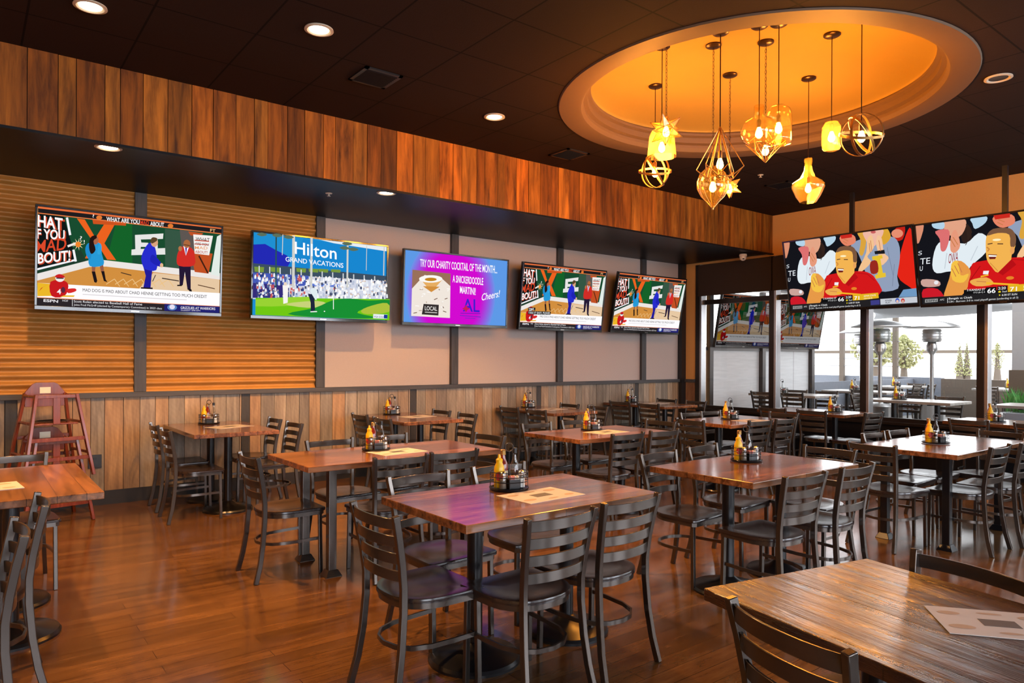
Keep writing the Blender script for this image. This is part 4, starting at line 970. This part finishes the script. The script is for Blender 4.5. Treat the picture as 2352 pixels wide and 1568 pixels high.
for a in (
    (4.983, 4.297, 3.17, 'orb', 'cord', 'pendant with a globe of flat metal rings, lowest of the left cluster'),
    (4.37, 3.70, 3.15, 'bell', 'cord', 'pendant with a seeded glass bell shade, just under the left star'),
    (4.276, 3.578, 3.225, 'star', 'chain', 'star-shaped glass pendant at the left of the group'),
    (4.541, 3.275, 2.957, 'diamond', 'rod', 'pendant with a tall wire diamond cage, widest of the wire cages'),
    (4.705, 3.46, 2.84, 'tear', 'chain', 'onion-shaped glass pendant with wire ribs, the lowest of all'),
    (5.336, 3.748, 2.975, 'ministar', 'chain', 'small glass star pendant half hidden behind the onion-shaped one'),
    (4.679, 3.031, 3.16, 'globe', 'cord', 'round clear glass pendant with a short neck, open at the bottom'),
    (4.99, 3.175, 3.12, 'geo', 'chain', 'low wire cage pendant mostly hidden behind the round glass one'),
    (4.762, 2.922, 3.185, 'cyl', 'cord', 'tall clear glass cylinder pendant overlapping the round one'),
    (5.933, 3.347, 2.995, 'carafe', 'cord', 'carafe-shaped clear glass pendant hanging low on the right'),
    (5.252, 2.775, 3.18, 'jar', 'cord', 'frosted jar-shaped glass pendant beside the right ring globe'),
    (5.109, 2.477, 3.08, 'orb', 'cord', 'pendant with a globe of flat metal rings, farthest right')):
    pendant(*a)
for i, (x, y) in enumerate(((4.35, 3.75), (5.95, 3.45), (5.2, 2.7), (5.0, 4.3))):
    light('pendant_glow', 'POINT', (x, y, 3.12), 80, (1, .38, .05), shadow_soft_size=.12)

# ------------------------------------------------------------------ recessed lamps, vents, detectors
def can(x, y, z, lit, label, tilt=0, power=0, col=(1, .66, .33), aim=None, spot=75):
    t = thing('recessed_light', label, 'ceiling light', (x, y, z), 0, 'recessed ceiling lights')
    MB().lathe([(.062, -.002), (.095, -.002), (.097, -.010), (.080, -.014), (.068, -.008), (.062, .0)], 32).build('trim_ring', M['can'], t, smooth=True)
    MB().lathe([(.066, -.006), (.060, -.004), (0, -.0035)], 32).build('lamp_face', M['canlit'] if lit else M['black'], t, smooth=True)
    if lit:
        d = Vector(aim or (0, 0, -1))
        light('recessed_light_beam', 'SPOT', (x, y, z-.02), power, col, rot=d.to_track_quat('-Z', 'Y').to_euler(), spot_size=R(spot), spot_blend=.25, shadow_soft_size=.05)
    return t
wx = (1, .50, .17)
can(.62, 5.19, CZ, 1, 'lit recessed ceiling lamp, first from the left above the plank band', power=430, aim=(0, .02, -1), spot=118, col=wx)
can(1.89, 4.59, CZ, 1, 'lit recessed ceiling lamp, second from the left, the nearest to us', power=380, aim=(0, .02, -1), spot=118, col=wx)
can(3.85, 5.24, CZ, 1, 'lit recessed ceiling lamp at the centre, above the plank band', power=430, aim=(0, .02, -1), spot=118, col=wx)
can(6.42, 2.04, CZ, 0, 'unlit recessed ceiling lamp right of the dome')
can(.88, 6.30, SZ, 1, 'recessed lamp in the dark soffit over the first television', power=8, aim=(.0, .75, -1), spot=120, col=(1, .52, .16))
can(3.30, 6.30, SZ, 1, 'recessed lamp in the dark soffit between the second and third television', power=6, aim=(.0, .6, -1), spot=110, col=(1, .56, .22))
for x, y, w_ in ((-1.6, 5.0, 330), (6.6, 5.4, 70), (8.6, 5.2, 50)):  # extra unseen spots with no fixture, added to light the room
    light('unseen_room_spot', 'SPOT', (x, y, CZ-.02), w_, wx, rot=(0, 0, 0), spot_size=R(120), spot_blend=.7, shadow_soft_size=.05)
def vent(x, y, z, s, label):
    t = thing('ceiling_vent', label, 'air vent', (x, y, z), 0, 'dark vents in the ceiling')
    mb = MB(); mb.span((-s, -s, -.012), (s, -s+.03, 0)); mb.span((-s, s-.03, -.012), (s, s, 0)); mb.span((-s, -s, -.012), (-s+.03, s, 0)); mb.span((s-.03, -s, -.012), (s, s, 0)); mb.build('vent_frame', M['black'], t)
    mb = MB()
    for k in range(9):
        v = -s+.04+(2*s-.08)*k/8; mb.box((0, v, -.008), (2*s-.06, .004, .022), M=Matrix.Rotation(.7, 4, 'X'))
    mb.build('louvres', M['soffit'], t)
vent(2.57, 5.10, CZ, .16, 'dark square ceiling vent left of the dome'); vent(5.20, 5.70, CZ, .16, 'dark square ceiling vent behind the dome, above the planks')
vent(8.25, 5.00, CZ, .16, 'dark square ceiling vent near the window corner')
def sprk(x, y, z, lab):
    t = thing('fire_sprinkler', lab, 'sprinkler', (x, y, z), 0, 'ceiling sprinklers')
    MB().lathe([(0, -.03), (.018, -.03), (.018, -.026), (.006, -.024), (.006, -.008), (.03, -.006), (.035, 0)], 18).build('sprinkler_head', M['can'], t, smooth=True)
sprk(2.87, 6.7, SZ, 'small sprinkler head in the dark soffit'); sprk(7.6, 4.9, CZ, 'small sprinkler head in the ceiling beyond the dome')
t = thing('security_camera', 'small white dome security camera under the soffit end', 'security camera', (9.50, 6.42, SZ-.02))
MB().lathe([(0, 0), (.055, 0), (.06, -.03), (.05, -.04)], 24).build('mount', M['wh'], t, smooth=True)
MB().lathe([(.05, -.035), (.05, -.06), (.04, -.085), (.02, -.1), (0, -.103)], 24).build('dome_cover', M['wh'], t, smooth=True)
MB().lathe([(0, 0), (.014, 0), (.014, .006), (0, .006)], 12, Matrix.Translation((-.036, -.03, -.072)) @ Matrix.Rotation(R(-120), 4, Vector((.6, -.8, 0)))).build('lens', M['black'], t)
t = thing('wall_outlet', 'black power outlet low on the wainscot by the high chairs', 'outlet', (1.0, YW-.026, .43))
MB().span((-.058, -.008, -.065), (.058, 0, .065)).build('cover_plate', M['black'], t, bevel=.003)
for z in (-.03, .03): MB().span((-.018, -.011, z-.014), (.018, -.008, z+.014)).build('socket', M['blackm'], t, bevel=.002)

# ------------------------------------------------------------------ stacked wooden high chairs
def make_high_chair():
    t = thing('high_chair', 'x', 'high chair'); m = M['redwood']
    for sx in (-1, 1):
        for sy, n_ in ((-1, 'front_leg'), (1, 'back_leg')):
            MB().sweep([(sx*.265, sy*.24, 0), (sx*.155, sy*.15+.0, .72)], [(-.012, -.022), (.012, -.022), (.012, .022), (-.012, .022)], up=(0, 1, 0)).build('leg', m, t, bevel=.003)
        for x_, y_, z_ in ((.235, .20, .20), (.16, .14, .70), (.19, .17, .47)): MB().bar((sx*x_, -y_, z_), (sx*x_, y_, z_), .013).build('side_rail', m, t, smooth=True)
    def rail(y, z, w, h=.032): return MB().box((0, y, z), (w, .018, h))
    rail(-.215, .16, .47).build('foot_rail', m, t, bevel=.002); rail(-.195, .33, .42).build('front_rail', m, t, bevel=.002); rail(.195, .33, .42).build('back_rail', m, t, bevel=.002); rail(.21, .16, .47).build('back_rail', m, t, bevel=.002)
    MB().box((0, 0, .46), (.34, .30, .016)).build('seat', m, t, bevel=.004)
    rail(-.152, .70, .31, .03).build('front_bar', m, t, bevel=.003)
    MB().box((0, -.152, .58), (.055, .016, .24)).build('crotch_post', m, t, bevel=.003)
    MB().prism([(-.155, .60), (.155, .60), (.155, .73), (.10, .80), (.07, .815), (-.07, .815), (-.10, .80), (-.155, .73)], -.008, .008, Matrix.Translation((0, .155, 0)) @ Matrix.Rotation(R(90), 4, 'X')).build('back_panel', m, t, bevel=.002)
    MB().box((0, .145, .745), (.085, .002, .055)).build('warning_label', M['cream'], t)
    MB().lathe([(.10, 0), (.115, .006), (.10, .012)], 24, Matrix.Translation((0, -.02, .474)) @ Matrix.Diagonal((1.2, .8, 1, 1))).build('safety_belt', M['black'], t)
    return t
HC = Proto(make_high_chair()); gH = 'wooden high chairs by the wall'
HC.put((.60, 7.42, 0), R(12), 'reddish wooden high chair at the bottom of the stack by the wall', gH)
HC.put((.60, 7.42, .40), R(12), 'reddish wooden high chair on top of the stack, white label on its back', gH)
HC.put((-.10, 7.35, 0), R(8), 'reddish wooden high chair cut by the left edge', gH)

# ------------------------------------------------------------------ patio outside the windows
PZ = .1
struct(MB().span((XW+.18, -9, PZ-.2), (18.4, 14, PZ)).build('floor_patio', M['patio']))
struct(MB().span((18.4, -60, -.3), (140, 90, 0)).build('floor_parking_lot', M['asph']))
struct(MB().span((18.4, 7.0, PZ), (18.6, 14, 1.02)).build('wall_patio_far_left', M['pwall2']))
struct(MB().span((18.4, -9, PZ), (18.6, 7.0, 1.0)).build('wall_patio_far_right', M['pwall']))
mb = MB(); xs_ = [10.25, 11.85, 13.60]
mb.span((10.2, 7.62, PZ), (13.6, 7.66, 1.66)); struct(mb.build('wall_patio_siding', M['siding']))
struct(MB().span((13.7, 7.62, PZ), (18.4, 7.66, .98)).build('wall_patio_panel', M['pwall2']))
for i, x in enumerate(xs_): struct(MB().span((x-.05, 7.54, PZ), (x+.05, 7.62, 2.7)).build('trim_patio_post_%d' % (i+1), M['bronze']))
struct(MB().span((10.2, 7.58, 1.60), (13.65, 7.70, 1.66)).build('trim_siding_cap', M['bronze']))
struct(MB().span((10.1, 7.5, 2.72), (13.9, 7.72, 2.95)).build('trim_patio_beam', M['bronze']))
for i, (x, y) in enumerate(((18.3, 9.35), (18.3, 8.0))): struct(MB().span((x-.05, y-.055, PZ), (x+.05, y+.055, 3.2)).build('trim_far_post_%d' % (i+1), M['pwall']))
for i, z in enumerate((1.28, 1.48, 1.9)): struct(MB().span((18.3, 7.9, z-.012), (18.33, 14, z+.012)).build('trim_cable_rail_%d' % (i+1), M['grey']))
tv(11.08, 7.40, 2.12, 1.66, .95, None, R(10), 0, 'patio television seen through the glass, nearer the room corner', 'televisions on the patio fence', mat=M['picd'], key='debate', wall_d=.2)
tv(12.86, 7.40, 2.12, 1.66, .95, None, R(10), 0, 'patio television seen through the glass, farther from the room corner', 'televisions on the patio fence', mat=M['picd'], key='debate', wall_d=.2)
# building column and planter
t = thing('patio_planter', 'dark box planter with green grass, outside at the right edge', 'planter', (12.8, 3.55, PZ))
MB().span((-.2, -.9, 0), (.2, .42, .55)).build('planter_box', M['pwall2'], t, bevel=.01)
rnd = random.Random(4); mb = MB()
for k in range(420):
    x, y = rnd.uniform(-.17, .17), rnd.uniform(-.86, .38); h = rnd.uniform(.25, .42); dx, dy = rnd.uniform(-.12, .12), rnd.uniform(-.12, .12)
    mb.add([(x-.006, y, .55), (x+.006, y, .55), (x+dx*.4, y+dy*.4, .55+h*.6), (x+dx, y+dy, .55+h)], [(0, 1, 2), (0, 2, 3)])
g_ = mb.build('grass', M['leaf2'], t); g_['kind'] = 'stuff'
MB().span((.2, -.9, 0), (.3, .42, 1.2)).build('planter_screen', M['pwall'], t)
struct(MB().span((13.4, 1.6, PZ), (13.9, 4.05, 3.4)).build('wall_patio_column', M['grey']))
# grey shade sails with curved edges
def sail(corners, sag, label):
    mb = MB(); n = 12; A, B_, C_, D_ = [Vector(c) for c in corners]; vs = []
    cen = (A+B_+C_+D_)/4
    for i in range(n+1):
        for j in range(n+1):
            u, v = i/n, j/n; p_ = (A*(1-u)+B_*u)*(1-v)+(D_*(1-u)+C_*u)*v
            e = max(abs(2*u-1), abs(2*v-1)); k = 1-(4*u*(1-u)*(e) if abs(2*v-1) > abs(2*u-1) else 4*v*(1-v)*e)*sag
            q = cen+(p_-cen)*k; q.z = p_.z-.15*(16*u*(1-u)*v*(1-v)); vs.append(q)
    fs = [(i*(n+1)+j, (i+1)*(n+1)+j, (i+1)*(n+1)+j+1, i*(n+1)+j+1) for i in range(n) for j in range(n)]
    mb.add(vs, fs); o = mb.build('shade_sail', M['canvas'], smooth=True, solid=.01); tag(o, label, 'shade sail', 'shade sails over the patio')
sail([(13.4, 7.4, 2.55), (18.0, 8.4, 2.45), (18.2, 4.3, 2.55), (13.2, 4.5, 2.55)], .30, 'grey shade sail stretched over the patio heaters')
sail([(10.4, 7.3, 2.8), (13.1, 7.4, 2.65), (13.1, 4.9, 2.6), (10.4, 4.9, 2.8)], .12, 'grey shade sail nearer the windows, by the patio televisions')
for i, (a, b_) in enumerate((((10.2, 4.75, 2.9), (18.4, 4.3, 2.75)), ((13.1, 7.8, 2.9), (13.0, -4, 2.9)))): struct(MB().bar(a, b_, .035, 10).build('trim_canopy_beam_%d' % (i+1), M['pwall2']))
def heater(x, y, k, label, box=False):
    t = thing('patio_heater', label, 'patio heater', (x, y, PZ), 0, 'tall steel patio heaters')
    MB().lathe([(0, 0), (.22, 0), (.22, .04), (.20, .06), (.20, .60), (.21, .62), (.15, .67), (.03, .70)], 32).build('tank_housing', M['heat'], t, smooth=True)
    MB().lathe([(.030, .68), (.030, 1.45), (.045, 1.5), (.045, 1.56)], 16).build('pole', M['heat'], t, smooth=True)
    MB().lathe([(.03, 1.46), (.085, 1.54), (.09, 1.62), (.06, 1.68)], 20).build('burner_neck', M['heat'], t, smooth=True)
    mb = MB().lathe([(.13, 1.68), (.15, 1.72), (.15, 1.86), (.13, 1.9)], 28)
    for z in (1.72, 1.77, 1.82): mb.tube([(.155*math.cos(R(a)), .155*math.sin(R(a)), z) for a in range(0, 360, 15)], .005, 5, closed=True)
    mb.build('burner_screen', M['heat'], t, smooth=True)
    MB().lathe([(0, 2.045), (.10, 2.04), (.30, 1.99), (.43, 1.935), (.435, 1.925), (.30, 1.975), (.0, 2.02)], 40).build('reflector_hood', M['heat'], t, smooth=True)
    MB().box((-.07, -.03, 1.58), (.05, .05, .12)).build('control_box', M['wh'] if box else M['heat'], t, bevel=.004)
    t.scale = (1, 1, k)
heater(15.2, 7.35, 1.0, 'steel patio heater with wide hood, farthest left of the three'); heater(11.65, 5.33, .975, 'steel patio heater with wide hood, middle of the three, round base showing', True); heater(12.9, 5.05, .985, 'steel patio heater with wide hood, rightmost of the three')
# patio furniture
TPo = Proto(table_parts(1.22, .76, 'pole', M['topo'])); TPl = Proto(table_parts(1.22, .76, 'legs', M['topo']))
ot = [('p1', 11.15, 6.55, TPo, 'the patio table below the televisions'), ('p2', 11.05, 4.55, TPo, 'the middle patio table'), ('p3', 11.2, 2.9, TPo, 'the right-hand patio table'),
      ('p4', 13.4, 6.45, TPo, 'the patio table behind, by the siding'), ('p5', 16.5, 7.15, TPl, 'the far patio table'), ('p6', 17.2, 5.35, TPl, 'the far right patio table')]
for k, x, y, pr_, n_ in ot:
    nm[k] = n_; table(pr_, x, y, n_.replace('the patio table', 'grey patio table').replace('the far', 'grey far').replace('the middle', 'grey middle').replace('the right-hand', 'grey right-hand'), R(90) if k in ('p1', 'p2', 'p3', 'p4') else 0, 'grey patio tables', PZ)
go = 'ladder-back chairs on the patio'
def CO(k, bx, by, f, txt, jit=None): chair(bx, by, f, 'grey ladder-back chair '+txt+' '+nm[k], go, jit, z=PZ)
for k, x, y, f, txt in (('p1', 10.6, 6.25, '+X', 'nearer us on the left of'), ('p1', 10.6, 6.8, '+X', 'nearer the siding on the left of'), ('p1', 11.72, 6.25, '-X', 'nearer us on the right of'), ('p1', 11.72, 6.8, '-X', 'nearer the siding on the right of'),
        ('p2', 11.62, 4.3, '-X', 'nearer us on the right of'), ('p2', 11.62, 4.85, '-X', 'farther on the right of'), ('p3', 11.78, 3.1, '-X', 'on the right of'), ('p3', 11.2, 2.05, '+Y', 'at the near end of'), ('p2', 11.05, 5.4, '-Y', 'at the far end of'),
        ('p4', 12.85, 6.2, '+X', 'on the left of'), ('p4', 13.95, 6.2, '-X', 'nearer us on the right of'), ('p4', 13.95, 6.75, '-X', 'farther on the right of'),
        ('p5', 15.75, 7.45, '+X', 'at the left end of'), ('p5', 16.15, 6.6, '+Y', 'back to us, left, near side of'), ('p5', 16.75, 6.55, '+Y', 'back to us, right, near side of'), ('p5', 17.3, 7.1, '-X', 'at the right end of'),
        ('p6', 16.45, 5.4, '+X', 'at the left end of'), ('p6', 16.95, 4.8, '+Y', 'back to us, left, near side of'), ('p6', 17.45, 4.8, '+Y', 'back to us, right, near side of')):
    CO(k, x, y, f, txt)
for k, x, y in (('p1', 11.15, 6.75), ('p2', 11.0, 4.75), ('p3', 11.15, 3.1), ('p4', 13.4, 6.6), ('p5', 16.5, 7.2), ('p6', 17.45, 5.3)): caddy(x, y, nm[k], z=TZ+PZ)
# trees beyond the parking lot
def tree(x, y, h, w, kind, label):
    t = thing('tree', label, 'tree', (x, y, 0), 0, 'trees beyond the parking lot'); rnd = random.Random(label)
    MB().lathe([(.25, 0), (.15, h*.4), (.03, h*.8)], 8).build('trunk', M['pwall'], t)
    mb = MB()
    for k in range(520):
        f = rnd.random(); a = rnd.uniform(0, 6.28)
        if kind == 'cone': r_ = w*(1-f)*rnd.uniform(.3, 1); z = h*(.12+.88*f); s_ = w*.20*(1.15-f)
        else: r_ = w*math.sin(math.pi*min(.97, f*.9+.1))*rnd.uniform(.2, 1); z = h*(.3+.65*f); s_ = w*.10
        c = Vector((r_*math.cos(a), r_*math.sin(a), z)); q = Matrix.Rotation(rnd.uniform(0, 3), 4, Vector((rnd.random(), rnd.random(), rnd.random()+.1)))
        vs = [(1, 0, 0), (-1, 0, 0), (0, 1, 0), (0, -1, 0), (0, 0, 1), (0, 0, -1)]
        mb.add([c+(q @ Vector(v))*s_*rnd.uniform(.6, 1.1) for v in vs], [(0, 2, 4), (2, 1, 4), (1, 3, 4), (3, 0, 4), (2, 0, 5), (1, 2, 5), (3, 1, 5), (0, 3, 5)])
    mb.build('crown', M['leaf'], t)
tree(43.8, 20.3, 3.7, 1.5, 'round', 'broad olive tree showing between the left heaters'); tree(46.0, 19.6, 3.1, 1.1, 'round', 'smaller olive tree beside the middle heater')
tree(53.5, 19.2, 2.9, .35, 'cone', 'pointed cypress left of the pair by the right mullion'); tree(53.9, 18.9, 3.0, .35, 'cone', 'pointed cypress right of the pair by the right mullion'); tree(54.2, 17.2, 2.7, .45, 'round', 'small round tree right of the cypresses')
struct(MB().span((62, -10, 1.95), (62.4, 40, 2.2)).build('trim_distant_fence', M['pwall']))
